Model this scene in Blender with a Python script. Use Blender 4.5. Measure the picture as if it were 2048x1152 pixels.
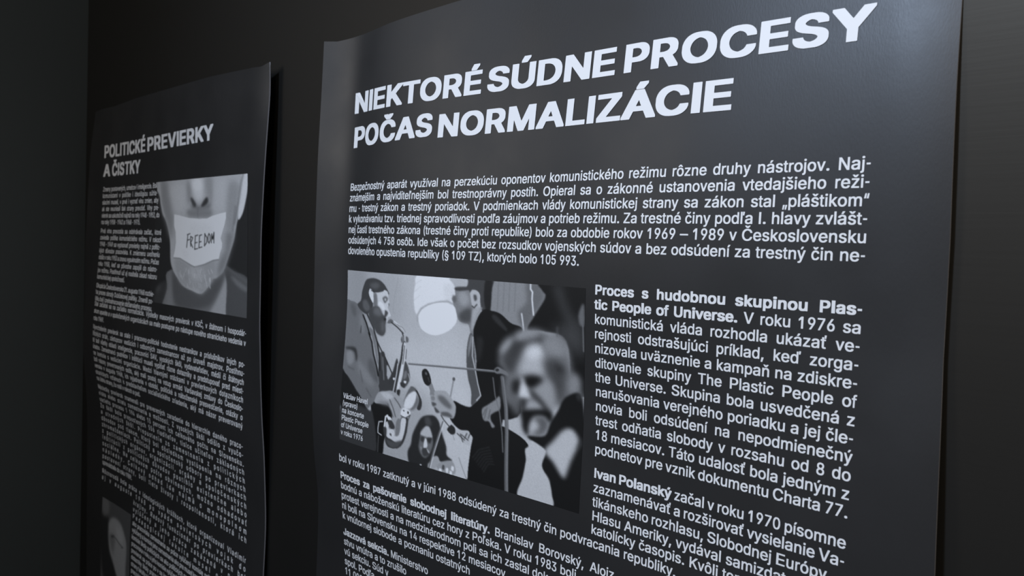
import bpy, math
import numpy as np
from mathutils import Matrix, Vector
from mathutils.geometry import tessellate_polygon

sc = bpy.context.scene
col = sc.collection
for o in list(bpy.data.objects):
    bpy.data.objects.remove(o)

# ------------------------------------------------------------------ camera
# The wall plane is X (right) / Z (up); the room is on its -Y side.
Z0 = 1.7348                       # height of the layout origin (left text margin of the near poster)
CAM = {'f':1564.674414038697,'R':[[0.7161979324523908,-0.03988477278009153,0.6967565761808073],[0.05966104966168592,0.9982099213650397,-0.004184739139662726],[-0.6953424197502885,0.04456633021330844,0.7172954492446831]],'t':[-0.21460226018920533,-0.2430751546408607,1.105089296024814]}
R = np.array(CAM['R']); T = np.array(CAM['t'])
def world(q):                     # (u, v, depth into the wall) -> metres in the room
    return Vector((q[0], q[2], Z0 - q[1]))
def wdir(q):
    return Vector((q[0], q[2], -q[1]))
eye = world(-R.T @ T)
cd = bpy.data.cameras.new('camera')
cd.sensor_fit = 'HORIZONTAL'; cd.sensor_width = 36.0
cd.lens = CAM['f'] * 36.0 / 2048.0
cd.clip_start = 0.02; cd.clip_end = 50
cam = bpy.data.objects.new('camera', cd); col.objects.link(cam)
right, down, fwd = (wdir(r) for r in R)
m = Matrix.Identity(4)
for i in range(3):
    m[i][0] = right[i]; m[i][1] = -down[i]; m[i][2] = -fwd[i]; m[i][3] = eye[i]
cam.matrix_world = m
cd.dof.use_dof = True
cd.dof.focus_distance = 0.86
cd.dof.aperture_fstop = (cd.lens / 1000.0) / 0.0030
sc.camera = cam

# ------------------------------------------------------------------ world, lamps, exposure
w = bpy.data.worlds.new('dim_room'); sc.world = w; w.use_nodes = True
w.node_tree.nodes['Background'].inputs[0].default_value = (1.0, 1.0, 0.98, 1)
w.node_tree.nodes['Background'].inputs[1].default_value = 0.13
def lamp(name, kind, loc, aim, energy, color, **kw):
    d = bpy.data.lights.new(name, kind); d.energy = energy; d.color = color
    for k, v in kw.items(): setattr(d, k, v)
    o = bpy.data.objects.new(name, d); col.objects.link(o)
    o.location = loc
    o.rotation_euler = (Vector(aim) - Vector(loc)).to_track_quat('-Z', 'Y').to_euler()
    return o
# cool ceiling spotlight aimed at the near poster
lamp('ceiling_spotlight', 'SPOT', (0.34, -2.0, Z0 + 1.30), (0.76, 0, Z0 + 0.06), 215, (0.60, 0.75, 1.0),
     spot_size=math.radians(84), spot_blend=1.0, shadow_soft_size=0.12)
# warm spotlight to the right of the posters
lamp('warm_spotlight', 'SPOT', (1.5, -2.0, Z0 + 1.25), (0.98, 0, Z0 + 0.26), 85, (1.0, 0.86, 0.70),
     spot_size=math.radians(66), spot_blend=1.0, shadow_soft_size=0.16)
# weak, broad fill added to brighten the left side, not a real fixture
lamp('left_fill_light', 'AREA', (-1.0, -1.8, Z0 + 0.45), (-0.5, 0, Z0), 9.0, (1.0, 0.96, 0.93),
     shape='DISK', size=0.9)
sc.view_settings.view_transform = 'Standard'
sc.view_settings.look = 'None'
sc.view_settings.gamma = 1.0
sc.view_settings.use_curve_mapping = False
sc.view_settings.exposure = 0.0

# ------------------------------------------------------------------ materials
def mat(name, base, rough, spec=0.5, bump=None, attr=None):
    M = bpy.data.materials.new(name); M.use_nodes = True
    nt = M.node_tree; b = nt.nodes['Principled BSDF']
    b.inputs['Base Color'].default_value = (*base, 1)
    b.inputs['Roughness'].default_value = rough
    b.inputs['Specular IOR Level'].default_value = spec
    if attr:
        a = nt.nodes.new('ShaderNodeVertexColor'); a.layer_name = attr
        nt.links.new(a.outputs['Color'], b.inputs['Base Color'])
    if bump:
        strength, dist, scales = bump
        tc = nt.nodes.new('ShaderNodeTexCoord')
        mp = nt.nodes.new('ShaderNodeMapping'); mp.inputs['Scale'].default_value = scales
        nz = nt.nodes.new('ShaderNodeTexNoise'); nz.inputs['Scale'].default_value = 1.0
        nz.inputs['Detail'].default_value = 3.0
        bp = nt.nodes.new('ShaderNodeBump'); bp.inputs['Strength'].default_value = strength
        bp.inputs['Distance'].default_value = dist
        nt.links.new(tc.outputs['Object'], mp.inputs[0]); nt.links.new(mp.outputs[0], nz.inputs['Vector'])
        nt.links.new(nz.outputs['Fac'], bp.inputs['Height']); nt.links.new(bp.outputs[0], b.inputs['Normal'])
    return M
M_BLACK = mat('printed_black', (0.0215, 0.021, 0.021), 0.44, 0.42, (0.10, 0.0006, (700, 700, 240)))
def mottle(M, lo, hi, scale):                      # uneven gloss of the printed film
    nt = M.node_tree; b = nt.nodes['Principled BSDF']
    tc = nt.nodes.new('ShaderNodeTexCoord'); nz = nt.nodes.new('ShaderNodeTexNoise')
    nz.inputs['Scale'].default_value = scale; nz.inputs['Detail'].default_value = 4.0
    mr = nt.nodes.new('ShaderNodeMapRange'); mr.inputs['From Min'].default_value = 0.35; mr.inputs['From Max'].default_value = 0.65
    mr.inputs['To Min'].default_value = lo; mr.inputs['To Max'].default_value = hi
    nt.links.new(tc.outputs['Object'], nz.inputs['Vector']); nt.links.new(nz.outputs['Fac'], mr.inputs['Value'])
    nt.links.new(mr.outputs[0], b.inputs['Roughness'])
mottle(M_BLACK, 0.39, 0.50, 9.0)
M_WHITE = mat('printed_white', (0.80, 0.80, 0.80), 0.5, 0.35)
M_EDGE = mat('paper_edge', (0.46, 0.45, 0.47), 0.6, 0.3)
M_PHOTO = mat('printed_photograph', (0.5, 0.5, 0.5), 0.46, 0.35, None, 'print')
M_WALL = mat('black_wall', (0.0105, 0.0105, 0.0100), 0.46, 0.40, (0.06, 0.0008, (6, 6, 220)))
M_WALL.node_tree.nodes['Principled BSDF'].inputs['Specular Tint'].default_value = (1.0, 0.87, 0.70, 1)
M_SIDE = mat('dark_side_wall', (0.15, 0.168, 0.168), 0.6, 0.4)
M_FLOOR = mat('dark_floor', (0.03, 0.03, 0.03), 0.5)
M_CEIL = mat('dark_ceiling', (0.02, 0.02, 0.02), 0.8)

def mesh_obj(name, verts, faces, material, parent=None, smooth=False):
    me = bpy.data.meshes.new(name)
    me.from_pydata([tuple(map(float, v)) for v in verts], [], faces)
    me.update()
    for k in (material if isinstance(material, (list, tuple)) else [material]):
        me.materials.append(k)
    if smooth:
        me.polygons.foreach_set('use_smooth', [True] * len(me.polygons))
    o = bpy.data.objects.new(name, me); col.objects.link(o)
    if parent: o.parent = parent
    return o

# ------------------------------------------------------------------ the room
WALL_Y = 0.0245
def box(name, a, b, material):
    x0, y0, z0 = a; x1, y1, z1 = b
    v = [(x, y, z) for x in (x0, x1) for y in (y0, y1) for z in (z0, z1)]
    f = [(0, 1, 3, 2), (4, 6, 7, 5), (0, 4, 5, 1), (2, 3, 7, 6), (0, 2, 6, 4), (1, 5, 7, 3)]
    o = mesh_obj(name, v, f, material); o['kind'] = 'structure'
    return o
LX = -1.225
box('wall_back', (LX, WALL_Y, 0.0), (3.2, WALL_Y + 0.12, 3.2), M_WALL)
box('wall_left', (LX - 0.12, -3.6, 0.0), (LX, WALL_Y + 0.12, 3.2), M_SIDE)
box('floor', (LX - 0.12, -3.6, -0.1), (3.2, WALL_Y + 0.12, 0.0), M_FLOOR)
box('ceiling', (LX - 0.12, -3.6, 3.2), (3.2, WALL_Y + 0.12, 3.3), M_CEIL)

# ------------------------------------------------------------------ the posters' sheets
S = {'C':[[0.00461,0.00717,0.00871,0.01106,0.01635,0.01072,0.01855,0.02856,0.0144,0.00084,-0.00435,-0.00863,-0.01268,-0.01201,-0.005,0.00342,0.01216,0.02039,0.01886,0.00551,0.00818,0.00589,0.0003,-0.00288,-0.00547,-0.00784,-0.0277,-0.01958,-0.01036,0.00089,0.00916,0.0092,-0.00708,-0.00842,-0.00421,-0.00194,-0.002,-0.00252,-0.00295,-0.0427,-0.03553,-0.02809,-0.01877,-0.01914,-0.02203,-0.00776,-0.0013,-0.00391,-0.00385,-0.00209,-3e-05,0.00196],[-0.01234,-0.01501,-0.01642,-0.01371,-0.00814,-0.00114,0.01001,0.01798,-0.01058,-0.02509,-0.02494,-0.02022,-0.01428,-0.00882,-0.0089,-0.00979,-0.0118,-0.0097,-0.00362,0.00346,0.00453,-0.00739,-0.01809,-0.02035,-0.01821,-0.01449,-0.0057,-0.00323,-0.00152,-0.00424,-0.00696,-0.00548,-0.00379,-0.00191,-0.00488,-0.01742,-0.01773,-0.01697,-0.01453,-0.00269,0.00114,0.0033,0.00087,-0.00376,-0.0074,-0.01036,-0.0051,-0.00371,-0.0192,-0.01698,-0.01629,-0.01438]],'KV':[-0.25,0.09999999999999998,13],'KU':[[0,0.25],[-1.0,0.25]],'edges':{'main_left':[[-0.1094,-0.033,0.0489,0.1316,0.214,0.2799,0.3731,0.4523,0.5114,0.5563,0.6118,0.6857],[0.0116,0.0123,0.0135,0.0118,0.0125,0.0116,0.0052,-0.0008,-0.0031,-0.0074,-0.004,0.0014],-0.077,-0.002],'main_right':[[0.0,1.0],[-0.005,-0.005],0.76,0.705],'far_left':[[-0.1157,-0.0605,-0.0117,0.0974,0.2188,0.365,0.525,0.712,0.8375,1.0272],[-0.0095,-0.0023,0.0024,0.0044,0.0046,-0.0029,-0.0001,0.0031,-0.0006,-0.0027],-1.134,-1.0563294857014545],'far_right':[[-0.1003,-0.0765,-0.0153,0.0781,0.1707,0.2762,0.3196,0.4004,0.4822,0.5436,0.6269,0.7515],[-0.0039,-0.0075,-0.0037,0.0032,0.0088,0.0095,0.01,0.005,-0.0019,-0.0068,-0.0038,-0.0006],-0.268,-0.32602015249554417]}}
COEF = [np.array(c) for c in S['C']]
def spline(x, k0, h, n):
    t = np.abs((x[:, None] - (k0 + h * np.arange(n))[None]) / h)
    return np.where(t < 1, 2 / 3 - t ** 2 + t ** 3 / 2, np.where(t < 2, (2 - t) ** 3 / 6, 0))
VT = np.linspace(-0.2, 1.2, 281)
EDGE = {}
for k, (vs, es, ue, ut) in S['edges'].items():
    o_ = np.argsort(vs); e = np.interp(VT, np.array(vs)[o_], np.array(es)[o_])
    ker = np.exp(-0.5 * (np.arange(-12, 13) / 4.0) ** 2); ker /= ker.sum()
    EDGE[k] = (np.convolve(np.pad(e, 12, 'edge'), ker, 'valid'), ue, ut)
def lift(u, v, which):
    """how far the sheet stands off its mean plane at layout point (u, v)"""
    s = 0 if which == 'main' else 1
    k0, kh, kn = S['KV']; vc = np.clip(v, -0.14, 0.86)
    bu = spline(np.clip(u, -1.25, 0.9), S['KU'][s][0], S['KU'][s][1], 4); bv = spline(vc, k0, kh, kn)
    w_ = np.einsum('ni,nj,ij->n', bu, bv, COEF[s].reshape(4, kn))
    if which == 'main':                                # shallow hollow along the left text margin
        t = np.clip((v - 0.20) / 0.25, 0, 1)
        w_ = w_ - (0.0085 * np.exp(-((u + 0.015) / 0.055) ** 2) + 0.0130 * np.exp(-((u - 0.30) / 0.16) ** 2)) * (1 - t * t * (3 - 2 * t))
    for side in ('left', 'right'):
        e, ue, ut = EDGE[which + '_' + side]
        r = np.clip((u - ut) / (ue - ut), 0, 1.25) ** (1.8 if side == 'left' else 2.2)
        w_ = w_ + np.interp(v, VT, e) * r
    return np.maximum(w_, 0.0020 - WALL_Y)            # never behind the wall
def place(u, v, which, eps=0.0):
    u = np.asarray(u, float); v = np.asarray(v, float)
    return np.c_[u, -(lift(u, v, which) + eps), Z0 - v]

SHEET = {  # left edge, right edge, (u, v) of the top edge, bottom
    'main': (-0.077, 0.760, [(-0.077, -0.113), (-0.0544, -0.1111), (-0.0121, -0.115), (0.0374, -0.1162), (0.1153, -0.1207), (0.1968, -0.1258), (0.2724, -0.1271), (0.5, -0.121), (0.77, -0.1215)], 1.07),
    'far': (-1.134, -0.268, [(-1.134, -.1165), (-.993, -.1163), (-.866, -.1205), (-.688, -.1189), (-.485, -.1170), (-.315, -.110), (-.290, -.1085), (-.268, -.1135)], 1.07)}
THICK = 0.0016
RIGHT_EDGE = [[0.7549, -0.021], [0.7559, 0.042], [0.7587, 0.1604], [0.7594, 0.2535], [0.7618, 0.3224], [0.765, 0.4186]]     # (u, v) along the near poster's slightly bowed right edge
def make_sheet(which, parent):
    u0, u1, top, vb = SHEET[which]
    nu, nv = 150, 170
    uu = np.linspace(0, 1, nu); us = u0 + (u1 - u0) * uu
    tv = np.interp(us, [a for a, b in top], [b for a, b in top])
    ts = np.linspace(0, 1, nv)
    U = np.repeat(us[None], nv, 0); V = tv[None] + (vb - tv[None]) * ts[:, None]
    if which == 'main':
        ue = np.interp(V, [b for a, b in RIGHT_EDGE], [a for a, b in RIGHT_EDGE])
        U = u0 + (ue - u0) * uu[None]
    f = place(U.ravel(), V.ravel(), which); b = place(U.ravel(), V.ravel(), which, -THICK)
    n = nu * nv; faces = []; mi = []
    for j in range(nv - 1):
        for i in range(nu - 1):
            a = j * nu + i
            faces.append((a, a + nu, a + nu + 1, a + 1)); mi.append(0)
            faces.append((n + a, n + a + 1, n + a + nu + 1, n + a + nu)); mi.append(1)
    rim = [j * nu for j in range(nv)], [j * nu + nu - 1 for j in range(nv)], list(range(nu)), list(range((nv - 1) * nu, nv * nu))
    for q, r in enumerate(rim):
        for a, c in zip(r[:-1], r[1:]):
            faces.append((a, n + a, n + c, c) if q in (1, 2) else (a, c, n + c, n + a)); mi.append(1)
    o = mesh_obj('sheet', np.r_[f, b], faces, [M_BLACK, M_EDGE], parent, True)
    o.data.polygons.foreach_set('material_index', mi)
    # keep the front and the rim shaded separately
    sharp = o.data.attributes.new('sharp_edge', 'BOOLEAN', 'EDGE')
    key = {}
    for r in rim:
        for a, c in zip(r[:-1], r[1:]):
            key[(min(a, c), max(a, c))] = 1; key[(n + min(a, c), n + max(a, c))] = 1
    sharp.data.foreach_set('value', [tuple(sorted(e.vertices)) in key for e in o.data.edges])
    return o

# ------------------------------------------------------------------ lettering
GLYPHS = {'regular':{'(':[333,[[303,755,303,737,277,674,252,601,220,476,202,350,202,253,214,159,234,78,268,-23,303,-110,304,-124,302,-129,296,-132,206,-132,200,-130,190,-113,156,-37,122,68,110,120,100,179,93,246,93,343,96,389,112,493,134,591,156,660,193,748,200,757,206,760,296,760]]],
')':[333,[[185,636,220,500,232,427,239,364,239,228,223,117,191,2,170,-54,135,-128,126,-132,36,-132,31,-124,32,-106,89,44,117,148,130,232,133,315,124,413,104,514,73,626,32,734,32,755,42,760,132,758,142,744,164,695]]],
',':[278,[[221,113,222,99,213,68,145,-159,134,-164,41,-162,38,-155,38,-131,81,113,88,118,107,119,213,118]]],
'-':[333,[[273,350,273,267,270,259,65,258,58,263,57,347,61,355,265,355]]],
'.':[278,[[225,96,225,37,209,14,183,-2,153,-7,115,-7,100,-2,73,14,58,37,53,71,60,103,76,124,96,135,115,139,175,138,206,124]]],
'0':[556,[[486,566,499,518,512,430,512,291,505,232,495,183,478,131,452,78,424,44,398,22,367,5,329,-7,267,-10,226,-7,189,5,148,29,126,49,108,74,76,133,57,200,44,291,44,423,53,500,73,573,101,633,142,683,167,701,198,717,254,728,329,725,373,710,398,696,429,669,458,629],[380,532,361,570,339,598,301,623,289,627,267,627,229,609,200,577,176,528,166,500,153,430,150,378,153,288,166,218,176,190,200,141,236,106,267,92,286,91,301,95,326,109,343,124,373,171,392,228,405,315,406,399,396,472]]],
'1':[556,[[346,713,346,9,343,2,338,0,229,0,222,3,220,12,219,532,211,533,107,462,74,461,69,469,69,563,152,650,218,713,251,718,330,718,341,717]]],
'2':[556,[[473,598,483,545,483,493,470,434,452,392,387,298,226,111,222,103,223,99,233,98,489,97,493,89,492,3,479,0,66,2,63,9,62,75,66,89,328,403,364,465,378,518,368,563,356,584,342,599,317,616,292,626,264,627,220,609,194,580,179,549,169,497,70,496,66,507,66,542,70,570,79,601,105,651,126,676,151,696,204,720,251,728,329,725,376,710,417,683,435,666,451,644]]],
'3':[556,[[471,713,470,629,311,423,314,419,367,410,417,386,449,357,477,315,489,284,496,253,496,173,489,134,473,96,446,58,414,29,376,8,326,-7,282,-10,211,-7,158,8,120,29,98,46,76,70,57,103,41,152,37,179,41,200,145,201,149,197,163,152,185,124,211,105,236,95,279,91,317,102,339,114,367,143,383,176,387,193,387,221,377,260,367,278,342,306,323,319,267,338,186,338,179,343,179,434,309,598,320,615,319,619,73,621,69,629,70,715,80,718,457,718,467,717]]],
'4':[556,[[396,713,396,699,392,688,162,249,170,244,328,246,331,256,332,453,351,457,429,456,435,453,438,249,445,244,513,244,520,241,521,148,513,143,445,143,439,139,437,9,434,2,339,0,334,2,331,9,331,131,328,141,39,144,34,152,35,239,286,713,295,718,385,718]]],
'5':[556,[[464,713,465,629,460,621,203,619,197,591,185,465,192,462,245,477,320,477,339,474,373,462,398,449,420,432,446,403,464,375,478,343,493,288,496,211,493,179,480,131,458,85,429,49,401,25,364,5,326,-7,248,-10,198,-2,164,11,139,26,111,49,82,89,70,117,60,155,59,190,62,197,161,198,165,193,176,159,201,122,239,99,264,91,279,91,304,99,323,109,359,145,380,190,387,239,377,284,356,326,323,358,286,375,267,379,233,372,208,362,170,339,123,338,67,349,66,364,101,710,106,716,114,718,454,718]]],
'6':[556,[[408,713,407,691,263,455,270,450,339,449,385,435,424,410,455,375,477,333,489,288,493,260,493,193,489,166,477,120,455,78,434,51,395,19,367,5,345,-3,304,-10,258,-10,211,-3,179,8,151,25,120,52,95,89,76,131,63,193,62,260,67,291,79,340,105,403,135,458,291,713,298,718,314,718,401,718],[377,277,361,308,348,324,332,340,307,354,273,362,233,347,203,322,185,295,176,270,169,221,176,183,185,159,212,120,242,99,279,89,320,102,353,131,377,176,384,200,387,228]]],
'7':[556,[[496,713,494,612,220,5,211,0,106,2,103,16,107,30,371,615,370,619,361,620,64,621,59,629,61,715,70,718,482,718,492,717]]],
'8':[556,[[476,598,484,545,483,500,476,465,457,423,443,403,417,380,415,375,465,333,485,301,502,256,509,207,505,152,498,124,483,89,448,46,417,22,370,1,336,-7,292,-10,217,-7,167,8,123,32,81,75,64,106,51,148,47,183,50,239,67,295,86,327,101,345,140,375,139,380,109,406,95,427,82,455,72,493,72,570,79,601,101,647,130,679,151,696,204,720,254,728,332,725,382,708,429,676,458,640],[389,239,374,267,342,299,307,316,264,320,220,304,188,277,170,249,163,232,159,214,160,183,169,155,183,133,211,109,258,91,298,91,323,99,354,116,380,145,392,173,396,190,396,214],[370,556,353,591,323,616,279,629,261,626,233,616,211,599,198,584,188,566,181,542,179,525,182,504,190,479,216,444,254,423,286,419,323,433,348,455,358,469,367,486,374,511,374,538]]],
'9':[556,[[477,594,486,563,493,518,493,455,486,413,473,371,455,326,430,277,264,5,254,0,150,2,147,16,150,30,293,263,286,268,217,269,169,284,130,310,103,340,88,364,76,392,66,434,62,458,62,521,70,570,92,626,126,672,179,710,226,725,301,728,345,721,367,713,414,686,451,644],[377,542,353,587,317,618,276,629,236,616,212,598,192,571,173,521,169,493,172,469,179,441,188,420,220,380,248,364,279,356,317,367,349,392,364,413,377,441,384,465,387,493]]],
'A':[667,[[406,709,650,54,661,19,661,5,649,0,532,3,466,183,458,194,218,195,207,194,202,186,136,3,126,0,12,1,7,12,12,40,261,713,271,718,391,718,400,716],[338,545,334,554,331,555,327,549,245,308,243,298,246,294,412,293,422,298]]],
'B':[667,[[586,605,598,566,602,525,594,462,569,417,549,398,519,380,516,375,561,350,587,326,605,301,624,260,628,235,628,159,616,117,595,78,578,60,541,34,508,19,448,4,411,0,74,2,71,16,73,715,84,718,396,718,448,711,493,696,534,672,563,644],[490,239,471,268,456,282,422,302,389,313,355,317,206,316,201,305,202,103,210,98,344,98,407,105,441,116,474,140,493,169,500,200],[464,552,449,577,433,592,392,612,333,620,205,619,201,608,203,415,214,411,344,412,381,419,415,433,446,458,464,486,472,521]]],
'C':[722,[[668,563,687,500,684,479,567,478,559,483,546,518,522,556,495,582,470,598,437,612,391,624,365,624,329,616,288,598,261,581,227,549,192,493,170,420,166,392,166,322,178,263,194,221,225,172,256,141,283,123,319,106,365,94,387,94,427,102,463,116,495,136,522,162,543,193,563,240,684,239,688,225,684,200,665,148,632,95,590,54,545,25,484,1,412,-10,347,-10,272,1,231,16,171,50,135,80,88,145,55,221,40,305,40,406,51,479,66,528,98,591,142,644,203,689,272,717,347,728,445,725,517,706,572,678,630,626]]],
'D':[722,[[653,532,672,472,680,423,680,298,676,270,661,207,633,148,603,106,563,68,525,43,495,29,455,15,400,4,357,0,82,0,71,3,69,702,73,716,375,718,444,707,470,699,521,679,576,641,613,601],[536,472,518,511,493,545,467,570,426,595,386,609,349,617,298,620,207,620,199,617,197,113,201,99,294,98,342,101,382,109,437,130,463,147,501,183,533,239,552,308,555,382,548,430]]],
'E':[667,[[611,713,612,629,606,621,233,620,221,617,219,423,223,413,582,411,588,403,588,329,586,317,578,314,223,312,219,301,219,110,221,101,229,98,614,97,620,89,618,3,602,0,81,2,77,16,79,715,91,718,594,718,606,717]]],
'H':[722,[[656,713,655,3,645,0,542,0,530,5,529,305,526,315,208,317,195,315,192,308,191,5,179,0,71,2,68,16,69,715,80,718,179,718,191,713,192,427,195,420,208,418,526,420,529,430,530,713,535,717,552,718,648,718]]],
'I':[278,[[204,713,205,9,203,3,196,0,82,0,75,3,73,12,73,709,77,716,86,718,196,718]]],
'K':[667,[[657,713,654,692,380,411,377,403,653,30,658,19,656,3,645,0,514,2,282,309,274,307,229,263,197,225,194,3,184,0,73,2,69,16,71,715,82,718,184,718,195,713,196,417,198,407,202,406,500,716,645,718]]],
'M':[833,[[768,713,769,16,766,2,663,0,652,5,649,463,646,463,639,448,472,5,464,0,373,0,364,2,359,9,188,458,184,466,180,466,178,5,167,0,76,0,66,3,64,702,67,716,207,718,220,713,417,188,424,197,456,295,613,713,619,717,636,718,761,718]]],
'N':[722,[[655,713,654,3,644,0,528,0,513,5,191,510,189,5,177,0,70,2,67,16,68,715,79,718,195,718,209,713,528,212,532,214,533,228,534,713,539,717,556,718,647,718]]],
'O':[778,[[711,525,731,455,738,396,738,319,722,225,704,176,682,134,659,103,593,44,564,26,521,8,458,-7,406,-10,321,-7,258,8,210,29,147,74,109,116,83,157,68,190,45,274,41,322,41,410,45,444,61,507,87,566,123,619,186,674,215,692,258,710,321,725,421,728,510,713,562,693,620,654,653,622,674,594],[585,483,555,535,518,575,466,606,421,620,377,624,328,612,269,581,238,552,205,507,179,441,171,392,171,326,183,263,201,218,232,172,265,140,321,109,358,98,399,94,436,102,484,121,518,143,541,166,563,193,585,235,604,301,608,333,608,389,600,437]]],
'P':[667,[[613,591,626,556,633,511,629,434,612,378,576,326,559,310,517,283,452,262,403,255,210,253,206,242,205,5,193,0,76,2,73,16,74,715,86,718,403,718,471,706,521,687,555,665,593,627],[483,545,452,585,422,604,395,612,342,620,210,619,206,608,208,355,219,352,338,352,376,356,410,365,453,389,476,417,496,465,496,507]]],
'R':[722,[[661,591,674,549,679,511,679,458,661,396,641,361,624,342,596,319,540,288,703,30,707,19,706,3,693,0,550,2,539,12,378,267,366,272,239,272,225,270,221,263,220,5,207,0,82,2,78,16,80,715,92,718,432,718,493,710,538,698,595,669,632,637],[526,535,515,556,491,584,460,602,427,612,370,620,225,619,221,608,223,373,235,369,374,370,444,381,477,395,510,423,530,465,535,493]]],
'S':[667,[[607,594,619,538,615,521,492,519,483,525,470,563,439,595,401,614,374,623,321,627,275,616,230,592,204,563,192,528,195,507,206,486,241,458,310,430,431,400,484,382,530,361,585,322,618,274,626,246,631,197,626,159,618,127,607,103,581,68,554,44,503,15,450,-2,401,-10,268,-10,222,-3,165,15,112,46,85,71,51,127,38,179,39,204,44,208,169,208,174,204,191,159,211,133,263,103,313,91,378,94,435,116,477,152,489,173,497,200,484,236,443,271,382,295,226,336,188,350,135,378,99,406,83,427,66,462,57,528,61,566,70,594,89,629,103,647,131,672,158,689,215,713,268,725,306,728,412,725,450,717,492,703,542,674,587,630]]],
'T':[611,[[585,713,585,629,580,621,379,620,368,615,366,5,359,0,251,1,246,12,245,615,234,620,29,621,24,629,25,713,29,717,47,718,573,718]]],
'U':[722,[[656,713,657,225,649,176,642,152,612,95,573,53,527,22,474,1,417,-10,307,-10,265,-3,222,10,161,44,132,68,101,110,83,145,68,200,69,715,80,718,179,718,191,713,192,246,196,218,218,169,250,133,296,106,336,94,360,93,385,94,417,102,442,113,464,127,499,162,524,214,529,242,530,713,534,717,552,718,648,718]]],
'V':[667,[[661,713,661,699,650,664,407,9,401,2,394,0,268,2,259,16,12,678,7,692,8,713,12,717,30,718,126,718,136,713,334,163,342,173,401,350,530,713,536,717,553,718,653,718]]],
'Z':[611,[[570,713,571,640,566,626,200,103,202,99,211,98,569,97,574,89,573,3,558,0,43,2,39,9,39,71,44,89,411,615,409,619,399,620,44,621,39,629,41,715,51,718,555,718,565,717]]],
'a':[556,[[486,444,498,399,496,3,485,0,383,1,379,5,377,23,372,26,325,1,282,-10,180,-10,122,5,84,26,55,54,41,75,30,103,26,127,26,190,36,228,51,253,85,281,144,306,220,320,322,331,354,339,369,350,374,368,366,399,345,427,318,443,285,453,253,448,216,435,187,414,158,377,118,377,49,396,41,403,41,420,56,451,78,481,111,508,144,525,173,536,231,547,325,547,380,536,427,515,458,490],[373,239,362,244,260,230,194,211,169,195,154,173,150,152,161,124,187,100,205,92,238,84,274,88,314,106,343,129,362,155,374,190]]],
'b':[556,[[509,403,522,354,526,322,526,214,523,190,515,155,499,110,478,74,448,39,422,19,392,3,345,-10,258,-10,235,-6,198,12,168,36,164,33,163,5,158,1,65,0,55,3,53,702,57,716,155,718,165,715,168,508,175,509,215,536,255,547,338,547,378,539,422,518,457,490,492,441],[399,354,379,396,353,423,332,438,302,449,275,449,245,438,225,425,202,400,186,375,174,343,167,308,163,267,170,214,184,169,205,133,224,113,262,92,278,88,302,88,338,102,372,133,395,176,405,207,413,253,410,312]]],
'c':[500,[[468,417,472,392,468,378,400,359,374,359,366,364,347,403,313,435,275,449,249,449,233,445,191,418,165,382,146,329,139,288,142,225,158,169,182,129,197,113,223,95,246,88,275,87,310,100,326,112,347,134,371,181,403,181,469,162,472,155,472,131,465,110,446,75,423,46,394,22,342,-2,304,-10,220,-10,182,-2,146,13,111,39,81,71,49,131,36,169,29,207,26,281,32,347,46,399,78,462,111,498,156,529,217,547,304,547,323,543,374,525,423,491,452,451]]],
'd':[556,[[502,713,502,3,492,0,398,1,394,5,392,33,388,36,368,19,338,1,298,-10,212,-10,168,1,135,19,92,56,64,96,48,134,34,186,27,256,30,329,38,371,51,413,64,441,90,479,124,511,167,535,195,543,218,547,302,547,332,539,382,508,388,508,392,715,402,718,492,718],[375,361,356,399,332,425,308,440,282,449,252,448,212,431,192,414,171,385,154,347,144,295,143,249,147,225,158,183,174,148,195,122,218,102,255,88,278,88,295,92,335,115,366,155,379,186,390,239,390,305]]],
'e':[556,[[510,406,521,364,529,315,529,242,523,234,163,234,152,228,162,183,180,148,193,131,219,109,268,88,296,85,317,88,348,100,383,129,400,159,408,163,446,163,513,146,518,134,514,106,496,75,467,42,418,11,366,-6,341,-10,243,-10,201,-2,159,13,121,39,88,71,55,124,35,186,28,253,32,322,43,378,67,434,88,465,124,502,173,531,215,543,240,547,320,547,352,543,408,524,446,498,475,469],[398,354,384,385,355,421,324,442,299,449,278,450,233,438,205,418,176,385,162,357,155,329,166,324,394,324,403,329]]],
'f':[278,[[277,734,278,709,263,646,255,641,236,642,216,648,198,643,182,629,174,612,170,594,170,549,174,541,258,540,263,537,265,465,263,453,258,450,177,449,171,444,169,5,163,0,79,1,75,12,75,444,68,449,-3,451,-6,462,-5,535,1,540,68,540,74,544,75,636,82,664,98,699,127,727,155,741,174,746,247,746,272,739]]],
'g':[556,[[502,535,502,-44,495,-82,481,-113,455,-148,418,-177,344,-202,318,-206,218,-205,165,-194,115,-170,82,-142,58,-110,50,-89,50,-78,55,-71,115,-36,145,-35,153,-40,178,-73,218,-100,261,-111,301,-107,348,-86,372,-61,385,-33,389,-16,389,40,384,47,348,22,318,11,294,7,211,7,168,19,135,34,108,53,83,78,62,110,41,162,30,211,27,260,34,354,44,396,64,441,90,479,124,511,160,532,195,543,218,547,301,547,348,532,388,504,392,507,393,535,398,539,494,540],[375,364,365,385,341,418,304,442,281,449,255,449,225,438,205,425,178,397,161,364,151,336,143,295,143,253,151,214,164,176,177,155,204,127,225,114,248,106,284,105,328,123,361,158,371,176,385,214,393,267,389,312]]],
'h':[556,[[485,448,500,389,498,3,488,0,395,0,384,5,383,343,379,368,364,403,340,428,319,442,285,450,250,442,216,421,191,392,177,357,172,333,172,5,160,0,59,2,55,16,57,715,78,718,164,718,171,715,174,512,181,512,222,536,267,547,350,547,371,543,412,529,443,509,461,490]]],
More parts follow.
